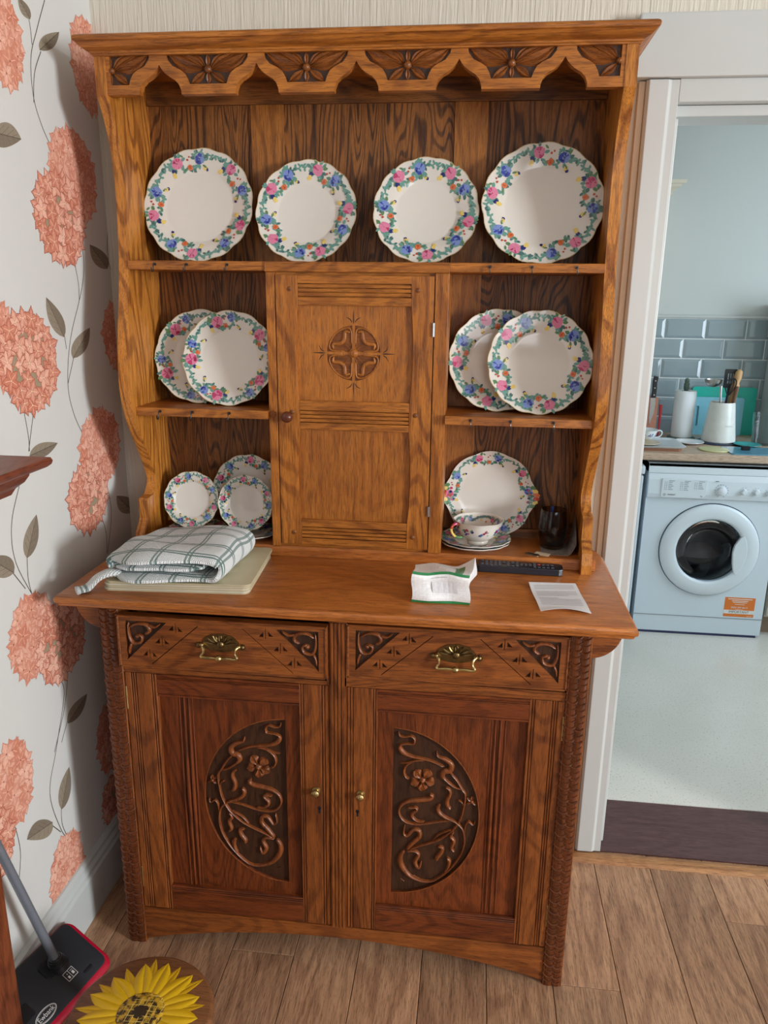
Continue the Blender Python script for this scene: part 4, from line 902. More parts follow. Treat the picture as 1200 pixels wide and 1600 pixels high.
for i, t in enumerate(('cream placemat at the bottom of the stack on the counter', 'cream placemat second from the bottom of the stack', 'cream placemat just below the top one of the stack', 'topmost cream placemat, lying under the checked towel')): placemat(i, t)
def towel_mat():
    m, nt, b = nodes_of('checked_waffle_cotton'); uv = N(nt, 'ShaderNodeUVMap'); sp = N(nt, 'ShaderNodeSeparateXYZ'); L(nt, uv.outputs[0], sp.inputs[0])
    white, green = lin(230, 235, 235), lin(94, 124, 118)
    def lines(out, per, ph):
        t = math_n(nt, 'FRACT', math_n(nt, 'ADD', math_n(nt, 'DIVIDE', out, per), ph))
        a = math_n(nt, 'MULTIPLY', math_n(nt, 'GREATER_THAN', t, .40), math_n(nt, 'LESS_THAN', t, .47)); c = math_n(nt, 'MULTIPLY', math_n(nt, 'GREATER_THAN', t, .53), math_n(nt, 'LESS_THAN', t, .60))
        return math_n(nt, 'MAXIMUM', a, c)
    nz = N(nt, 'ShaderNodeTexNoise', Scale=900.0, Detail=1.0); L(nt, uv.outputs[0], nz.inputs['Vector'])
    f = math_n(nt, 'ADD', math_n(nt, 'MULTIPLY', lines(sp.outputs[0], .066, .2), .9), math_n(nt, 'MULTIPLY', lines(sp.outputs[1], .060, .05), 1.3))
    f = math_n(nt, 'MULTIPLY', f, math_n(nt, 'MULTIPLY_ADD', nz.outputs['Fac'], .9)); 
    col = mixc(nt, f, white, green); col.node.clamp_factor = True; L(nt, col, b.inputs['Base Color']); b.inputs['Roughness'].default_value = .9; b.inputs['Sheen Weight'].default_value = .3
    wx = math_n(nt, 'SINE', math_n(nt, 'MULTIPLY', sp.outputs[0], 1400)); wy = math_n(nt, 'SINE', math_n(nt, 'MULTIPLY', sp.outputs[1], 1400))
    bp = N(nt, 'ShaderNodeBump', Strength=.8, Distance=.0015); L(nt, math_n(nt, 'MULTIPLY', wx, wy), bp.inputs['Height']); L(nt, bp.outputs[0], b.inputs['Normal'])
    return m
def towel():
    z0 = HC+.0212
    def arc(cx, cz, r, a0, a1, n=9): return [(cx+r*math.cos(math.radians(a0+(a1-a0)*i/n)), cz+r*math.sin(math.radians(a0+(a1-a0)*i/n))) for i in range(n+1)]
    # centre line of the folded cloth, inside end first (x, height above the mats)
    path = [(-.30, .034), (-.36, .030), (-.43, .028), (-.490, .029)]+arc(-.503, .040, .0115, 270, 90, 8)[1:]+[(-.47, .0535), (-.42, .056), (-.36, .058), (-.31, .058), (-.283, .055)]+arc(-.282, .0315, .0230, 80, -90, 12)[1:]+[(-.32, .0085), (-.40, .0082), (-.47, .0084), (-.508, .0090)]
    P, _ = smooth(path, None, 2); acc = [0]
    for a, c in zip(P, P[1:]): acc.append(acc[-1]+math.hypot(c[0]-a[0], c[1]-a[1]))
    th = .0160; ny = 26; g = random.Random(5); m = MB(); K = len(P); vs = []; uvs = []
    for side in (1, -1):
        for j in range(ny+1):
            t = j/ny
            for i in range(K):
                a, c = P[max(i-1, 0)], P[min(i+1, K-1)]; dx, dz = c[0]-a[0], c[1]-a[1]; l = math.hypot(dx, dz)
                e = (1-.25*(i in (0, K-1)))*((.35, .78, .95)[min(j, ny-j)] if min(j, ny-j) < 3 else 1); u_, v_ = P[i]; inner = 1 if i < 8 else 0
                x = u_-dz/l*th/2*side*e; z = v_+dx/l*th/2*side*e
                x += .040*t*(max(0, (-.30-x))/.22)+.010*t
                z = z*(1+.10*math.sin(2.2*t+.4)-.06*t)+(.0035*math.sin(9*x*3+5*t)+.0025*math.sin(13*t+20*x))*min(1, z/.03)
                y = .004+.245*t+.012*math.sin(22*x+1.5)*(1-t)+(.0 if t > .02 else .002*math.sin(60*x))+.022*(1-t)*max(0, (-.47-x)/.05)+(.012*inner-.006*(v_ > .045))*(1-t)**3+.006*math.sin(35*x+4*v_*30)*(1-t)**4
                if v_ > .045: z -= .006*(1-t)**10
                vs.append((x, y, z0+max(z, .0006))); uvs.append((acc[i], y))
    n = K*(ny+1); fs = []
    for j in range(ny):
        for i in range(K-1):
            a = j*K+i; q = (a, a+1, a+K+1, a+K); fs += [q, tuple(n+t for t in q[::-1])]
    rim = list(range(K))+[j*K+K-1 for j in range(1, ny+1)]+[ny*K+i for i in range(K-2, -1, -1)]+[j*K for j in range(ny-1, 0, -1)]
    fs += [(rim[i], rim[(i+1) % len(rim)], n+rim[(i+1) % len(rim)], n+rim[i]) for i in range(len(rim))]
    m.add(vs, fs); m.uv = dict(enumerate(uvs))
    # loose corner hanging over the edge of the mats on the left
    k = len(m.v); tp = [(-.490, .034, z0+.011), (-.512, .022, z0+.013), (-.530, .006, z0+.006), (-.546, -.008, HC+.010), (-.560, -.018, HC+.007), (-.566, -.022, HC+.006)]
    tp, _ = smooth(tp, None, 3); vs, fs = [], []
    for i, p in enumerate(tp):
        for j in range(10):
            a = 2*PI*j/10; hw = .021*(1-.15*(i/len(tp))); hh = .0066
            vs.append((p[0]-hw*math.cos(a)*.62, p[1]+hw*math.cos(a)*.78, p[2]+hh*math.sin(a)*(1+.2*math.sin(i))))
            m.uv[k+i*10+j] = (.03+.0052*i, .12+.012*math.cos(a))
    for i in range(len(tp)-1):
        for j in range(10): fs.append((i*10+j, i*10+(j+1) % 10, (i+1)*10+(j+1) % 10, (i+1)*10+j))
    fs += [tuple(range(10)), tuple((len(tp)-1)*10+j for j in range(9, -1, -1))]
    m.add(vs, fs)
    o = m.build('tea_towel', towel_mat(), None, smooth=True, merge=False); tag(o, 'folded white tea towel with green checks on the placemats', 'towel')
towel()
# crumpled white packet with green bands
pk = thing('paper_packet', 'crumpled white packet with green bands standing on the counter', 'packet', (.2145, .034, HC+.0005))
def crump(x, y, z):
    q = 1.0
    return (x+.0022*math.sin(90*z+50*y)+.0015*math.sin(140*x), y+.0035*math.sin(60*x+30*z)*(1 if z > .004 else .4)+.002*math.sin(150*z+9), z+(.0025*math.sin(70*x+40*y) if z > .05 else 0))
def packet_pt(u, v, w_):                       # u across, v up, w_ back
    hw = .0605-.002*v; y = .010*v+.070*w_
    z = .066*v*(1-.10*w_); x = (2*u-1)*hw
    if u > .8 and v > .6: x += .016*w_*(u-.8)/.2; z += .016*w_*(u-.8)/.2*(v-.6)/.4
    return crump(x, y, z)
m = MB(); NU, NV, NW = 16, 12, 8; GC, WC_ = lin(38, 128, 72), lin(240, 240, 240)
def grid(fn, a, c, colf):
    k = len(m.v); vs = [fn(i/a, j/c) for j in range(c+1) for i in range(a+1)]; m.v += vs
    for j in range(c):
        for i in range(a): m.f.append([k+j*(a+1)+i, k+j*(a+1)+i+1, k+(j+1)*(a+1)+i+1, k+(j+1)*(a+1)+i]); m.c.append(colf((i+.5)/a, (j+.5)/c))
grid(lambda u, v: packet_pt(u, v, 0), NU, NV, lambda u, v: GC if v > .92 or v < .085 else WC_)
grid(lambda u, v: packet_pt(u, v, 1), NU, NV, lambda u, v: WC_)
grid(lambda u, v: packet_pt(u, 1, v), NU, NW, lambda u, v: GC if .78 < u < .86 and v < .8 else WC_)
grid(lambda u, v: packet_pt(u, 0, v), NU, NW, lambda u, v: WC_)
grid(lambda u, v: packet_pt(1, u, v), NV, NW, lambda u, v: WC_); grid(lambda u, v: packet_pt(0, u, v), NV, NW, lambda u, v: WC_)
m.build('wrapper', printed('packet_film', .3, .2), pk, merge=False)
m = MB(); rg = random.Random(9)
def onp(u0, u1, v0, v1, col, h=.0008):
    n = 5; vs = []
    for j in (v0, v1):
        for i in range(n+1): p = packet_pt(u0+(u1-u0)*i/n, j, 0); vs.append((p[0], p[1]-h, p[2]))
    m.add(vs, [(i, i+1, n+2+i, n+1+i) for i in range(n)], col)
onp(.36, .80, .34, .70, lin(222, 222, 224), .0006)
for i in range(4): onp(.40, .40+.1+.3*rg.random(), .62-.05*i, .635-.05*i, lin(170, 170, 172))
onp(.34, .62, .82, .835, lin(160, 160, 162)); onp(.62, .79, .40, .415, lin(110, 110, 112)); onp(.58, .79, .36, .373, lin(110, 110, 112)); onp(.70, .79, .44, .453, lin(110, 110, 112))
m.build('label_print', PAPERPRINT, pk, merge=False)
# remote control leaning on the rack plinth
rc = thing('remote_control', 'long black remote control lying against the rack plinth', 'remote', (.392, .262, HC+.0008), math.radians(-1.5))
prof = [(-.100, -.020), (-.094, -.0225), (.090, -.0225), (.099, -.018), (.101, 0), (.099, .018), (.090, .0225), (-.094, .0225), (-.100, .020)]
MB().prism(prof, 'z', 0, .0165).build('body', plain('remote_plastic', lin(34, 36, 44), .34), rc, bevel=.004, seg=3)
g = random.Random(2); bmesh_btn = None
for i in range(17):
    for j in range(4):
        if g.random() < .08 or (8 < i < 12 and j in (0, 3)): continue
        x, y = -.088+.0102*i, -.0135+.009*j; col = 'remote_button'
        if i == 13 and j == 2: col = 'remote_red_button'
        mt = plain('remote_button', lin(78, 80, 88), .5) if col == 'remote_button' else plain('remote_red_button', lin(190, 70, 70), .4)
        if i < 13 or j % 2 == 0:
            if col == 'remote_red_button' or bmesh_btn is None:
                o = MB().box(-.0034, .0034, -.0026, .0026, 0, .0024).build('button', mt, rc, bevel=.0008, seg=1)
                if col == 'remote_button': bmesh_btn = o.data
            else: o = link('button', bmesh_btn, None, rc)
            o.location = (x, y, .0162)
# note paper
def note(u, v):
    a = Vector((.423, .022)).lerp(Vector((.526, .023)), u); c = Vector((.408, .176)).lerp(Vector((.514, .192)), u); p = a.lerp(c, v)
    return (p.x, p.y, HC+.0016+.008*max(0, 1-v*4)**2*math.sin(PI*u)**1+.006*max(0, v-.8)/.2*(1-u)*.6+.0015*math.sin(5*v)**2)
np_ = sheet('note_paper', PAPER, note, 14, 14); tag(np_, 'curled white printed note at the right of the counter', 'paper')
m = MB(); g = random.Random(4)
for i in range(15):
    v0 = .90-.048*i
    if i in (3, 8): continue
    e = .92 if g.random() < .7 else g.uniform(.4, .8); vs = []
    for q in (v0, v0-.012):
        for k in range(9): p = note(.08+(e-.08)*k/8, q); vs.append((p[0], p[1], p[2]+.0006))
    m.add(vs, [(k, k+1, k+10, k+9) for k in range(8)], lin(176, 176, 182))
m.build('print_lines', PAPERPRINT, np_, merge=False)
# ============================================================ LEFT FOREGROUND
MAH = oak('mahogany_stain_y', lin(140, 74, 50), lin(92, 42, 28), 'y', rough=.35, contrast=.5); MAHZ = oak('mahogany_stain_z', lin(140, 74, 44), lin(88, 42, 26), 'z', rough=.35, contrast=.6)
mt_ = thing('mantelpiece', 'reddish brown wooden mantelpiece on the floral wall', 'mantelpiece', (-.675, -.74, 0))
MB().prism([(.0005, 1.262), (.196, 1.262), (.205, 1.268), (.208, 1.274), (.204, 1.280), (.0005, 1.280)], 'y', -.51, .513).build('mantel_shelf', MAH, mt_, bevel=.001)
MB().prism([(.0005, 1.215), (.140, 1.215), (.150, 1.228), (.168, 1.240), (.178, 1.252), (.178, 1.262), (.0005, 1.262)], 'y', -.49, .485).build('shelf_moulding', MAH, mt_, bevel=.001)
for y0 in (.155, -.46): MB().box(.0005, .125, y0, y0+.185, 0.001, 1.215).build('pilaster', MAHZ, mt_, bevel=.003)
MB().box(.0005, .11, -.275, .155, .95, 1.215).build('fireplace_frieze', MAH, mt_, bevel=.002)
# carpet sweeper tipped against the skirting
sw = thing('carpet_sweeper', 'black carpet sweeper with red bumper and grey handle against the wall', 'carpet sweeper', (-.575, -.21, 0))
A, B, C_ = Vector((-.513, -.108, .052)), Vector((-.632, -.080, .125)), Vector((-.500, -.277, .052))
e1 = (B-A).normalized(); e2 = (C_-A); e2 = (e2-e1*e2.dot(e1)).normalized(); nn = e2.cross(e1).normalized()
if nn.z < 0: nn = -nn
off = Vector((.575, .21, 0))
def swp(a, c, h): return tuple(A+e1*a+e2*c+nn*h+off)
def rrect(x0, x1, y0, y1, r):
    pts = []
    for cx, cy, a in ((x1-r, y0+r, -90), (x1-r, y1-r, 0), (x0+r, y1-r, 90), (x0+r, y0+r, 180)):
        pts += [(cx+r*math.cos(math.radians(a+t)), cy+r*math.sin(math.radians(a+t))) for t in range(0, 91, 15)]
    return pts
def slab(rings, name, mat):
    m = MB(); n = len(rings[0][0]); vs, fs = [], []
    for pts, h in rings: vs += [swp(p[0], p[1], h) for p in pts]
    for i in range(len(rings)-1):
        for j in range(n): fs.append((i*n+j, i*n+(j+1) % n, (i+1)*n+(j+1) % n, (i+1)*n+j))
    fs += [tuple(range(n))[::-1], tuple((len(rings)-1)*n+j for j in range(n))]
    m.add(vs, fs); return m.build(name, mat, sw, smooth=True)
WD, LN = .150, .285
slab([(rrect(.004, WD-.004, .004, LN-.004, .022), -.034), (rrect(-.001, WD+.001, -.001, LN+.001, .026), -.030), (rrect(-.002, WD+.002, -.002, LN+.002, .027), -.014), (rrect(.0, WD, .0, LN, .026), -.006), (rrect(.010, WD-.010, .010, LN-.010, .022), -.001)], 'bumper', plain('red_gloss_plastic', lin(186, 22, 52), .18, noise=.02, coat=.4))
slab([(rrect(.014, WD-.002, .014, LN-.012, .018), -.004), (rrect(.014, WD-.002, .014, LN-.012, .018), .0015), (rrect(.018, WD-.006, .018, LN-.016, .015), .003)], 'top_cover', plain('charcoal_plastic', lin(44, 47, 52), .45, noise=.04))
m = MB(); Tx = lambda a, c, h: Vector(swp(a, c, h))
hp = [Tx(.098, .118, .006), Tx(.10, .116, .03)]
ang = Vector((-.628, -.285, .47))+off; base_ = Tx(.092, .112, .012)
m.tube([base_, base_.lerp(ang, .5), base_.lerp(ang, 1.0), base_+(ang-base_)*2.25], [.0095, .0092, .0092, .0092], 14); m.build('handle', plain('grey_metal_tube', lin(126, 132, 142), .35, .3), sw, smooth=True)
d = (ang-base_).normalized()
m = MB(); m.tube([base_-d*.012, base_+d*.004, base_+d*.022], [.022, .019, .0125], 14)
for i in range(4): m.tube([base_+d*(.002+.005*i)-d*.0012, base_+d*(.002+.005*i)+d*.0012], .0205-.0017*i, 14)
m.build('handle_socket', BLACK, sw, smooth=True)
slab([(rrect(.078, .118, .095, .150, .01), .001), (rrect(.080, .116, .097, .148, .009), .007)], 'pivot_block', BLACK)
slab([(rrect(.050, .085, .215, .255, .004), .001), (rrect(.052, .083, .217, .253, .004), .0045)], 'dirt_pan_lever', BLACK)
slab([(rrect(.030, .036, .052, .080, .002), .003), (rrect(.031, .035, .053, .079, .0015), .005)], 'latch', BLACK)
WINK = plain('white_ink', lin(235, 235, 232), .5)
m = MB()
ring = lambda r1, r2, h: [swp(.034+r1*math.cos(t), .205+r2*math.sin(t), h) for t in [i*PI/16 for i in range(32)]]
k = ring(.0125, .030, .0036)+ring(.0110, .0285, .0036); m.add(k, [(i, (i+1) % 32, 32+(i+1) % 32, 32+i) for i in range(32)])
k = ring(.0100, .0272, .0036)+ring(.0094, .0266, .0036); m.add(k, [(i, (i+1) % 32, 32+(i+1) % 32, 32+i) for i in range(32)])
for (x0, x1, y0, y1) in ((.044, .066, .088, .0892), (.044, .066, .1028, .104), (.044, .066, .1176, .1188), (.044, .0452, .088, .1188), (.0648, .066, .088, .1188), (.050, .0575, .0925, .0985), (.048, .0545, .108, .113), (.058, .0605, .1085, .1105), (.060, .0612, .0915, .0995)):
    m.add([swp(x0, y0, .0036), swp(x1, y0, .0036), swp(x1, y1, .0036), swp(x0, y1, .0036)], [(0, 1, 2, 3)])
m.build('emblem_print', WINK, sw, merge=False)['kind'] = 'stuff'
text('brand_lettering', 'Ewbank', .0150, WINK, sw, frame(-e2, e1, swp(.034, .205, .0037)), .0001)
# round stool with carved sunflower
so = thing('sunflower_stool', 'little round wooden stool with a carved yellow sunflower top', 'stool', (-.310, -.398, 0))
SW_ = oak('stool_walnut', lin(150, 100, 62), lin(104, 64, 38), 'x', rough=.4, contrast=.5)
R = .136; MB().lathe([(.0001, .222), (R-.006, .222), (R, .226), (R+.001, .236), (R-.003, .246), (R-.008, .2485), (.0001, .2485)], 64).build('seat', SW_, so, smooth=True)
YM = plain('yellow_paint', lin(226, 182, 24), .35, noise=.10, nscale=30); YM2 = plain('yellow_paint_deep', lin(206, 160, 20), .35, noise=.12, nscale=30)
def petal(a, r0, r1, wd, h0, h1, mat):
    m = MB(); n = 8; vs, fs = [], []; ca, sa = math.cos(a), math.sin(a)
    for i in range(n+1):
        q = i/n; r = r0+(r1-r0)*q; ww = wd/2*max(.0, math.sin(PI*(.18+.82*q)))**.75 if i < n else 0
        for o, hh in ((-1, 0), (-.6, .75), (-.12, .9), (0, .45), (.12, .9), (.6, .75), (1, 0)):
            vs.append((r*ca-o*ww*sa, r*sa+o*ww*ca, .2486+h0+h1*hh*(.5+.5*math.sin(PI*min(.95, q+.1)))))
    for i in range(n):
        for j in range(6): fs.append((i*7+j, i*7+j+1, i*7+8+j, i*7+7+j))
    m.add(vs, fs); return m.build('petal', mat, so, smooth=True)
g = random.Random(8); seedr = .046
for i in range(13): petal(2*PI*(i+.5)/13+.04, seedr-.01, .124+g.uniform(-.008, .004), .026, -.0006, .0022, YM2)
for i in range(13): petal(2*PI*i/13+g.uniform(-.05, .05), seedr-.010, .121+g.uniform(-.012, .006), .041, .0002, .0034, YM)
def seed_mat():
    m, nt, b = nodes_of('sunflower_seed_paint'); tc = N(nt, 'ShaderNodeTexCoord'); v = N(nt, 'ShaderNodeTexVoronoi', Scale=150.0); L(nt, tc.outputs['Object'], v.inputs['Vector'])
    n1 = N(nt, 'ShaderNodeTexNoise', Scale=90.0); L(nt, tc.outputs['Object'], n1.inputs['Vector'])
    r = N(nt, 'ShaderNodeMapRange'); r.inputs['From Min'].default_value = .42; r.inputs['From Max'].default_value = .58; L(nt, n1.outputs['Fac'], r.inputs['Value'])
    L(nt, mixc(nt, r.outputs[0], lin(66, 48, 22), lin(206, 164, 40)), b.inputs['Base Color']); b.inputs['Roughness'].default_value = .45
    return m
m = MB(); m.lathe([(.0001, .2545), (.016, .2542), (.036, .2532), (seedr-.002, .2512), (seedr, .2486)], 40); sd = m.build('seed_head', seed_mat(), so, smooth=True)
m = MB(); m.lathe([(.0001, .2556), (.010, .2552), (.0165, .2540)], 24); m.build('seed_centre', plain('dark_seed_paint', lin(58, 42, 20), .5, noise=.3, nscale=200), so, smooth=True)
m = MB()
for i in range(-3, 4):
    u = i*.0115; h = math.sqrt(max(0, .042**2-u*u))
    for p, q in (((u, -h), (u+.006, h)), ((-h, u), (h, u+.004))):
        pts = [(p[0]+(q[0]-p[0])*t/6, p[1]+(q[1]-p[1])*t/6) for t in range(7)]; m.tube([(x, y, .2546-.0034*(math.hypot(x, y)/.046)**2) for x, y in pts], .0006, 5)
m.build('scored_lines', plain('pale_yellow_score', lin(226, 198, 110), .5), so)
for a in (-.1, 2.0, 4.1):
    ca, sa = math.cos(a), math.sin(a); m = MB(); m.tube([(.095*ca, .095*sa, .224), (.112*ca, .112*sa, .12), (.128*ca, .128*sa, .0005)], [.014, .016, .011], 12); m.build('leg', SW_, so, smooth=True)
# ============================================================ KITCHEN
WMW = plain('white_enamel', lin(214, 226, 234), .25, noise=.01, coat=.2); WMP = plain('white_plastic', lin(218, 228, 234), .35, noise=.01)
wm = thing('washing_machine', 'white front-loading washing machine under the kitchen worktop', 'washing machine', (1.383, 2.09, .006))
b = MB(); W2 = .2975
outl = [(-W2, .012), (W2, .012), (W2, .838), (-W2, .838)]
ch = [(.012+.168*math.cos(a), .432+.168*math.sin(a)) for a in [2*PI*i/48 for i in range(48)]]
bd, gr = relief(outl, [ch], 0, .52, .30); bd.build('body', WMW, wm); gr[0].build('drum_back', plain('drum_steel_dark', lin(92, 92, 96), .35, .7), wm)
MB().prism([(-.004, .10), (-.004, .672), (-.016, .680), (-.020, .700), (-.016, .770), (-.006, .800), (.012, .838), (.015, .10)], 'x', -.297, .297).build('front_fascia_ends', WMP, wm) if False else None
pf = MB(); pf.prism([(.0, .674), (-.012, .680), (-.017, .700), (-.014, .765), (-.004, .792), (.0, .792)], 'x', -.2965, .2965); pf.build('control_panel', WMP, wm, bevel=.003)
MB().prism([(.0, .794), (-.004, .794), (-.002, .822), (.010, .8395), (.52, .8395), (.52, .838), (.0, .838)], 'x', -.2975, .2975).build('top_lid', WMP, wm, bevel=.002)
dp = [(-.232, .684), (-.060, .684), (-.044, .690), (-.036, .704), (-.036, .772), (-.236, .772), (-.238, .690)]
MB().prism(dp, 'y', -.0205, -.013).build('detergent_drawer', WMP, wm, bevel=.002)
MB().box(-.2965, .2965, -.002, .002, .0935, .0955).build('kick_seam', plain('grey_seam', lin(120, 128, 134), .6), wm)
MB().box(-.280, .280, .0, .40, .0, .012).build('feet', plain('dark_blue_foot', lin(40, 48, 84), .5), wm)
dx, dz = .012, .432
dr = MB(); dr.lathe([(.222, .002), (.224, -.008), (.221, -.014), (.212, -.019), (.190, -.023), (.165, -.024), (.156, -.021), (.151, -.012), (.148, .0)], 64, (dx, 0, dz), 'y'); do = dr.build('door', WMP, wm, smooth=True)
MB().lathe([(.2235, .0015), (.2275, .0015), (.2275, -.0015), (.2235, -.0015)], 64, (dx, 0, dz), 'y').build('door_gap', plain('dark_gap', lin(60, 72, 84), .6), wm, smooth=True)
m, nt, bs = nodes_of('porthole_glass'); bs.inputs['Base Color'].default_value = lin(176, 190, 200); bs.inputs['Transmission Weight'].default_value = 1; bs.inputs['Roughness'].default_value = .03; bs.inputs['IOR'].default_value = 1.3
MB().lathe([(.151, -.016), (.140, -.004), (.122, .030), (.098, .060), (.060, .078), (.0001, .084)], 48, (dx, 0, dz), 'y').build('porthole_glass', m, do, smooth=True)
MB().lathe([(.152, .0), (.160, .012), (.150, .03), (.155, .05)], 48, (dx, 0, dz), 'y').build('door_seal', plain('grey_rubber', lin(74, 84, 92), .5), do, smooth=True)
hg = [(dx+.168*math.cos(a), dz+.168*math.sin(a)) for a in [math.radians(t) for t in range(-42, 33, 6)]]
MB().prism(hg+[(dx+.128, dz+.070), (dx+.108, dz+.034), (dx+.102, dz), (dx+.106, dz-.050), (dx+.116, dz-.098)], 'y', -.0255, -.008).build('door_grip', WMP, do, bevel=.005)
for a in (.4, 2.5, 4.6):
    m = MB(); p = [(dx+.155*math.cos(a+t)*(1-.35*t), .10+.18*t, dz+.155*math.sin(a+t)*(1-.35*t)) for t in (0, .3, .6, .9)]; m.tube(p, [.02, .03, .03, .02], 8); m.build('drum_paddle', plain('drum_steel', lin(170, 170, 172), .3, .8), wm, smooth=True)
LAU = plain('dark_laundry', lin(70, 66, 68), .9, noise=.3, nscale=14, bump=.5, bscale=40)
m = MB(); m.lathe([(.0001, -.05), (.10, -.045), (.145, 0), (.10, .06), (.0001, .09)], 20, (dx-.03, .17, dz-.05)); m.build('laundry', LAU, wm, smooth=True)
def knob(x, z, r, name):
    m = MB(); m.lathe([(.0001, -.034), (r*.82, -.0335), (r*.95, -.031), (r, -.018), (r*1.05, -.0165), (r*1.05, -.013)], 24, (x, 0, z), 'y'); m.build(name, plain('knob_white', lin(226, 234, 240), .3), wm, smooth=True)
knob(.030, .722, .020, 'programme_dial'); knob(.128, .722, .0125, 'temperature_knob'); knob(.183, .722, .0125, 'spin_knob'); knob(.240, .722, .0125, 'option_knob')
INK = plain('grey_ink', lin(120, 132, 142), .6); DINK = plain('dark_ink', lin(58, 64, 72), .6)
m = MB()
for c, x in enumerate((-.225, -.155, -.092)):
    m.box(x+.018, x+.044, -.0212, -.0204, .7615, .7635)
    for r in range(5 if c < 2 else 4):
        z = .754-.0085*r; m.box(x, x+.003, -.0212, -.0204, z, z+.003); m.box(x+.008, x+.011, -.0212, -.0204, z, z+.003); m.box(x+.017, x+.017+random.uniform(.014, .026), -.0212, -.0204, z, z+.0022)
m.build('programme_print', INK, wm)
m = MB()
for i in range(14):
    a = PI*(.5+.85-1.7*i/13); x, z = .030+.029*math.cos(a), .722+.029*math.sin(a); m.box(x-.0014, x+.0014, -.0172, -.0150, z-.0014, z+.0014)
for kx in (.128, .183, .24):
    for i in range(8): a = PI*(.5+.75-1.5*i/7); x, z = kx+.019*math.cos(a), .722+.019*math.sin(a); m.box(x-.0009, x+.0009, -.0172, -.0150, z-.0009, z+.0009)
m.box(.0, .014, -.0172, -.0145, .764, .767)
m.build('dial_marks', INK, wm)
text('brand_lettering', 'INDESIT', .0098, DINK, wm, FRONT(-.190, -.0208, .6965)); text('capacity_lettering', '7kg', .008, INK, wm, FRONT(-.058, -.0208, .694))
m = MB(); rr = [(-.222+.0062*math.cos(t), .6965+.0062*math.sin(t)) for t in [i*PI/10 for i in range(20)]]; r2 = [(-.222+.0052*math.cos(t), .6965+.0052*math.sin(t)) for t in [i*PI/10 for i in range(20)]]
m.add([(p[0], -.0209, p[1]) for p in rr+r2], [(i, (i+1) % 20, 20+(i+1) % 20, 20+i) for i in range(20)]); m.box(-.2228, -.2212, -.0210, -.0205, .6925, .7005); m.build('brand_emblem', DINK, wm)
st_ = MB().box(.118, .256, -.0008, .0004, .104, .202).build('sticker', plain('orange_sticker', lin(226, 122, 44), .45, noise=.02), wm)
MB().box(.118, .256, -.0011, -.0006, .119, .138).build('sticker_band', plain('sticker_white', lin(232, 232, 228), .5), st_)
text('sticker_word', 'IMPORTANT', .0165, DINK, st_, FRONT(.187, -.0013, .1285), .0001)
text('sticker_number', '0800 597 8613', .0125, plain('sticker_white', (1, 1, 1, 1)), st_, FRONT(.187, -.0011, .151), .0001)
m = MB()
for z, a, c, h in ((.194, .132, .242, .0035), (.185, .150, .224, .0035), (.177, .155, .219, .003), (.167, .165, .21, .002), (.141, .17, .204, .0015), (.109, .225, .25, .0015)): m.box(a, c, -.0011, -.0006, z-h/2, z+h/2)
m.build('sticker_print', plain('sticker_white', (1, 1, 1, 1)), st_)
# appliance to the left, its door edge showing
fg = thing('undercounter_fridge', 'white appliance whose edge shows left of the washing machine', 'appliance', (.76, 2.06, .006))
MB().box(-.29, .29, .03, .58, .0, .825).build('body', WMW, fg, bevel=.004); MB().box(-.29, .292, -.035, .028, .06, .79).build('door', WMW, fg, bevel=.006); MB().box(-.29, .296, -.040, .58, .798, .836).build('top_lid', WMW, fg, bevel=.008)
bc = thing('base_cabinet', 'beige base cabinet right of the washing machine', 'cabinet', (1.99, 2.12, .006))
MB().box(-.29, .29, 0, .56, .10, .85).build('body', plain('beige_laminate', lin(196, 186, 170), .5), bc, bevel=.002); MB().box(-.288, .288, -.019, -.001, .11, .845).build('door', plain('beige_laminate', lin(196, 186, 170), .5), bc, bevel=.003); MB().box(-.29, .29, .05, .09, 0, .10).build('plinth', plain('beige_plinth', lin(150, 130, 110), .6), bc)
WT = oak('pale_worktop', lin(214, 188, 164), lin(192, 164, 140), 'x', rough=.4, contrast=.3, bump=.05)
ZW = .893
tag(MB().prism([(2.075, ZW-.028), (2.075, ZW-.006), (2.081, ZW), (2.69, ZW), (2.69, ZW-.034), (2.081, ZW-.034)], 'x', .22, 2.30).build('worktop', WT), 'pale wood-effect kitchen worktop over the washing machine', 'worktop')
wc = thing('wall_cupboard', 'cream wall cupboard with moulded cornice behind the door frame', 'cupboard', (.812, 2.36, 1.46))
CR = plain('cream_paint', lin(224, 216, 196), .4, noise=.02)
MB().box(-.30, .292, .02, .338, 0, .545).build('carcass', CR, wc, bevel=.002); MB().box(-.30, .290, 0, .019, .003, .54).build('door', CR, wc, bevel=.003); MB().box(.262, .270, -.014, 0, .24, .30).build('handle', IRON, wc, bevel=.001)
vs, fs = [], []
cpr = [(0, .545), (.004, .556), (.012, .560), (.014, .572), (.026, .584), (.042, .594), (.048, .604), (.060, .606), (.062, .620)]
for o, z in cpr: vs += [(-.30, .338, z), (-.30, -o, z), (.292+o, -o, z), (.292+o, .338, z)]
for i in range(len(cpr)-1):
    for j in range(4): fs.append((i*4+j, i*4+(j+1) % 4, i*4+4+(j+1) % 4, i*4+4+j))
fs += [(0, 1, 2, 3), (35, 34, 33, 32)]
m = MB(); m.add(vs, fs); m.build('cornice', CR, wc)
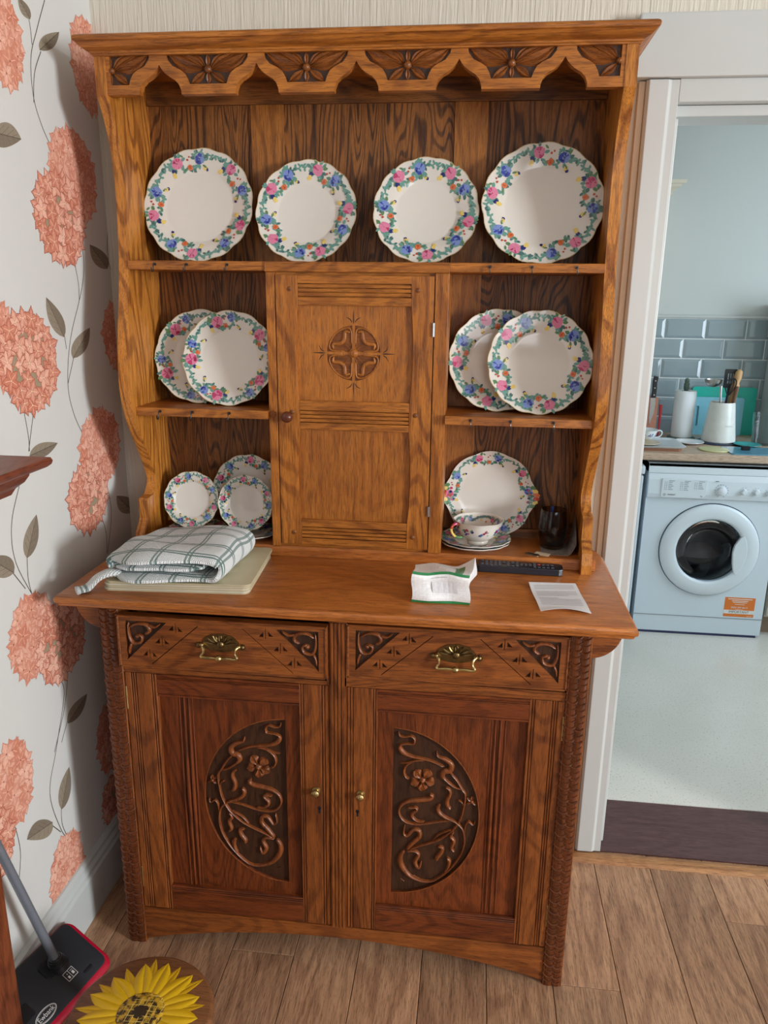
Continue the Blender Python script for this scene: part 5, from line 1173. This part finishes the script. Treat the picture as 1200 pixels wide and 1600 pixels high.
# on the worktop
kr = thing('kitchen_roll', 'white kitchen roll on a holder on the worktop', 'kitchen roll', (1.318, 2.50, ZW))
MB().lathe([(.0001, 0), (.066, 0), (.068, .004), (.064, .011), (.0001, .012)], 32).build('holder_base', plain('slate_green', lin(84, 104, 92), .5), kr, smooth=True)
MB().lathe([(.0195, .012), (.0495, .012), (.0510, .015), (.0510, .238), (.0490, .241), (.0195, .241), (.0195, .012)], 40).build('paper_roll', plain('tissue_paper', lin(236, 240, 242), .9, noise=.01, bump=.3, bscale=300), kr, smooth=True)
MB().lathe([(.0001, .012), (.010, .012), (.010, .246), (.013, .250), (.013, .276), (.010, .280), (.012, .290), (.009, .300), (.0001, .303)], 20).build('holder_post', plain('slate_green', lin(84, 104, 92), .5), kr, smooth=True)
def board(name, label, x, y, w_, h_, mat, hole=None, lean=.02):
    pts = rrect(-w_/2, w_/2, 0, h_, .014); m = MB()
    if hole: bd, gr = relief(pts, [rrect(*hole, .008)], 0, .007, .007); m = bd
    else: m.prism(pts, 'y', 0, .007)
    o = m.build(name, mat); o.location = (x, y, ZW+.0005); o.rotation_euler = (-lean, 0, 0); tag(o, label, 'chopping board', 'chopping boards against the tiles'); return o
board('chopping_board', 'teal green chopping board leaning on the tiles', 1.555, 2.664, .320, .245, plain('teal_plastic', lin(36, 190, 170), .35), None, .015)
board('chopping_board', 'light blue chopping board with a handle slot, in front of the teal one', 1.515, 2.640, .270, .195, plain('light_blue_plastic', lin(134, 200, 218), .35), (-.110, -.084, .045, .150), .02)
pot = thing('utensil_pot', 'white tapered pot holding kitchen utensils', 'pot', (1.475, 2.42, ZW+.0055))
MB().lathe([(.0001, 0), (.074, 0), (.079, .005), (.078, .02), (.066, .12), (.058, .190), (.056, .194), (.053, .190), (.061, .12), (.070, .02), (.0001, .012)], 40).build('pot_body', plain('white_stoneware', lin(232, 232, 226), .3), pot, smooth=True)
text('pot_lettering', 'UTENSILS', .0085, plain('pale_grey_ink', lin(176, 176, 176), .6), pot, frame((1, .0, 0), (0, .16, 1), (.022, -.0738, .085)), .0001)
def utensil(name, label, parts, loc=(1.475, 2.42, ZW+.02)):
    r = thing(name, label, 'utensil', loc, 0, 'utensils in the white pot')
    r.scale = (1.12, 1.12, 1.26)
    for nm, mb, mat in parts: mb.build(nm, mat, r, smooth=True)
hd = lambda a, c, r: MB().tube([a, tuple((p+q)/2 for p, q in zip(a, c)), c], r, 8)
sp = MB(); sp.prism(rrect(-.026, .026, .0, .072, .006), 'y', 0, .003)
for v in range(len(sp.v)): x, y, z = sp.v[v]; sp.v[v] = (x+.022, y+.01, z+.195)
sl = MB()
for i in range(3): sl.box(.010+.010*i, .014+.010*i, .008, .0145, .212, .250)
utensil('spatula', 'black slotted spatula standing tallest in the pot', [('handle', hd((.0, 0, .0), (.022, .011, .20), .005), BLACK), ('blade', sp, BLACK), ('slot', sl, plain('pale_slot', lin(150, 160, 165), .6))])
ld = MB(); ld.lathe([(.036, 0), (.034, -.010), (.026, -.022), (.012, -.029), (.0001, -.031)], 24, (-.050, .0, .228)); 
utensil('ladle', 'steel ladle leaning to the left in the pot', [('handle', hd((.0, -.005, .0), (-.022, -.02, .205), .005), STEEL), ('bowl', ld, STEEL)])
rp = MB().lathe([(.0001, .0), (.013, .0), (.013, .17), (.017, .185), (.017, .205), (.012, .215), (.016, .235), (.014, .258), (.006, .266), (.0001, .267)], 16); 
for v in range(len(rp.v)): x, y, z = rp.v[v]; rp.v[v] = (x+.012+z*.155, y, z)
utensil('wooden_pestle', 'turned wooden handle leaning right in the pot', [('turned_handle', rp, plain('beech_wood', lin(208, 164, 112), .5, noise=.08, nscale=60))])
wk_ = MB()
for i in range(5): wk_.tube(smooth([(.012, -.018, .165), (-.006+.010*i, -.026, .20), (-.002+.010*i, -.024, .225), (.024, -.018, .236)], None, 3)[0], .0022, 6)
utensil('whisk', 'black looped serving tool in front in the pot', [('handle', hd((.008, -.01, 0), (.012, -.018, .17), .005), BLACK), ('loops', wk_, BLACK)])
ws = MB().tube([(.02, -.02, .02), (.034, -.022, .10), (.044, -.024, .205)], [.006, .006, .009], 8); utensil('wooden_spoon', 'brown wooden spoon low beside the turned handle', [('spoon_shaft', ws, plain('brown_wood', lin(120, 84, 60), .55))])
tag(MB().lathe([(.0001, 0), (.100, 0), (.104, .003), (.100, .005), (.0001, .005)], 40, (1.475, 2.42, ZW+.0002)).build('pot_stand', plain('navy_mat', lin(38, 56, 84), .5), None, smooth=True), 'round navy mat under the utensil pot', 'mat')
# knife on a magnetic block
kb = thing('knife_block', 'wooden knife block at the left end of the worktop', 'knife block', (1.165, 2.56, ZW))
MB().prism([(-.05, 0), (.05, 0), (.05, .20), (-.05, .20)], 'x', -.028, .028).build('block', plain('orange_wood', lin(190, 128, 104), .45, noise=.08, nscale=50), kb, bevel=.003)
kn = thing('kitchen_knife', 'kitchen knife with black riveted handle on the wooden block', 'knife', (1.165, 2.5088, ZW))
bl = [(-.012, .20), (.012, .20), (.014, .17), (.010, .12), (-.006, .065), (-.010, .10)]
m = MB(); m.prism(bl, 'y', -.001, .001); m.build('blade', STEEL, kn)
MB().prism([(-.010, .20), (.012, .20), (.014, .24), (.012, .275), (.016, .305), (-.006, .310), (-.010, .28), (-.008, .24)], 'y', -.008, .008).build('handle', BLACK, kn, bevel=.003)
for z in (.215, .25, .285): MB().lathe([(.0001, -.009), (.0032, -.0088), (.0032, -.007)], 10, (.002, 0, z), 'y').build('rivet', STEEL, kn)
tag(MB().tube([(1.212, 2.53, ZW+.005), (1.213, 2.53, ZW+.12), (1.212, 2.53, ZW+.165)], [.004, .007, .008], 10).build('red_peeler', plain('red_plastic', lin(214, 62, 70), .35), None, smooth=True), 'red-handled tool standing beside the knife', 'tool')
# tray with cup, plate, jar lid, clear jug and glass board
bdn = MB().prism(rrect(.98, 1.235, 2.13, 2.36, .02), 'z', ZW, ZW+.012).build('wooden_board', plain('brown_board', lin(150, 100, 74), .5, noise=.08)); tag(bdn, 'brown wooden board under the white tray', 'board')
tr = MB(); rings = [(rrect(.985, 1.245, 2.13, 2.37, .025), .0125), (rrect(.975, 1.255, 2.12, 2.38, .03), .022), (rrect(.978, 1.252, 2.123, 2.377, .028), .0225), (rrect(.99, 1.24, 2.135, 2.365, .022), .0155)]
n = len(rings[0][0]); vs, fs = [], []
for p, h in rings: vs += [(x, y, ZW+h) for x, y in p]
for i in range(3):
    for j in range(n): fs.append((i*n+j, i*n+(j+1) % n, (i+1)*n+(j+1) % n, (i+1)*n+j))
fs += [tuple(range(n))[::-1], tuple(3*n+j for j in range(n))]; tr.add(vs, fs); tag(tr.build('tray', plain('white_melamine', lin(230, 240, 246), .3), None, smooth=True), 'white tray with a cup on it at the left of the worktop', 'tray')
def dish(label, x, y, z, r, mat, cat='plate', name='dinner_plate'):
    o = MB().lathe([(.0001, 0), (r*.6, 0), (r*.72, .004), (r, .011), (r*.99, .013), (r*.7, .007), (r*.6, .004), (.0001, .0035)], 36).build(name, mat, None, smooth=True); o.location = (x, y, z); tag(o, label, cat)
dish('beige saucer on the white tray', 1.075, 2.21, ZW+.0155, .075, plain('beige_china', lin(206, 190, 162), .3), 'saucer', 'beige_saucer')
teacup('mug_cup', 'white cup with blue sprigs standing on the white tray', (1.100, 2.30, ZW+.0158), 1.02, math.radians(-5), plain('white_china', lin(236, 240, 242), .15, noise=.005, coat=.4), False, 12)
dish('white plate lying between the tray and the kitchen roll', 1.322, 2.36, ZW+.0003, .070, plain('white_china', (1, 1, 1, 1)))
ly = MB().lathe([(.0001, 0), (.066, 0), (.068, .002), (.066, .006), (.0001, .0075)], 36).build('jar_lid', plain('yellow_green_lid', lin(206, 206, 150), .35), None, smooth=True); ly.location = (1.395, 2.20, ZW+.0003); tag(ly, 'pale yellow-green round lid near the worktop edge', 'lid')
gb = MB().prism(rrect(1.445, 1.80, 2.10, 2.28, .012), 'z', ZW, ZW+.005).build('glass_board', plain('blue_glass_board', lin(92, 150, 176), .15, noise=.05)); tag(gb, 'blue glass worktop saver at the right front of the worktop', 'board')
sg = MB().box(-.018, .018, -.012, .012, 0, .018).build('sponge', plain('black_sponge', lin(28, 30, 34), .9, bump=.5), None, bevel=.003); sg.location = (1.535, 2.20, ZW+.0053); tag(sg, 'little black sponge on the blue glass board', 'sponge')
dish('teal saucer behind the black sponge', 1.585, 2.33, ZW+.0003, .062, plain('teal_china', lin(70, 160, 160), .25), 'saucer', 'teal_saucer')
cj = thing('clear_jug', 'clear plastic jug at the right edge of the worktop', 'jug', (1.68, 2.40, ZW))
m, nt, bs = nodes_of('clear_plastic'); bs.inputs['Base Color'].default_value = (.93, .96, .97, 1); bs.inputs['Transmission Weight'].default_value = 1; bs.inputs['Roughness'].default_value = .04; bs.inputs['IOR'].default_value = 1.25
MB().lathe([(.0001, .0), (.048, 0), (.051, .004), (.062, .150), (.0605, .150), (.0495, .006), (.0001, .004)], 36).build('jug_body', m, cj, smooth=True)
p, _ = smooth([(.058, -.0, .13), (.085, 0, .13), (.094, 0, .10), (.086, 0, .05), (.053, 0, .04)], None, 4); MB().tube(p, .006, 8).build('jug_handle', m, cj, smooth=True)
# tall white unit at the right edge with a grey switch plate above
tu = thing('tall_unit', 'tall white panel standing at the right of the worktop', 'panel', (1.885, 2.50, ZW))
MB().box(-.14, .14, -.03, .18, 0, .50).build('panel', WHITEP, tu, bevel=.004)
sb = thing('socket_box', 'grey metal box with screws above the tall white panel', 'box', (1.865, 2.56, ZW+.5005))
MB().box(-.14, .14, -.06, .12, 0, .16).build('box_body', plain('mauve_grey_metal', lin(170, 168, 172), .5), sb, bevel=.004)
for z in (.03, .125): MB().lathe([(.0001, -.064), (.006, -.063), (.006, -.060)], 12, (-.125, 0, z), 'y').build('screw', BLACK, sb)
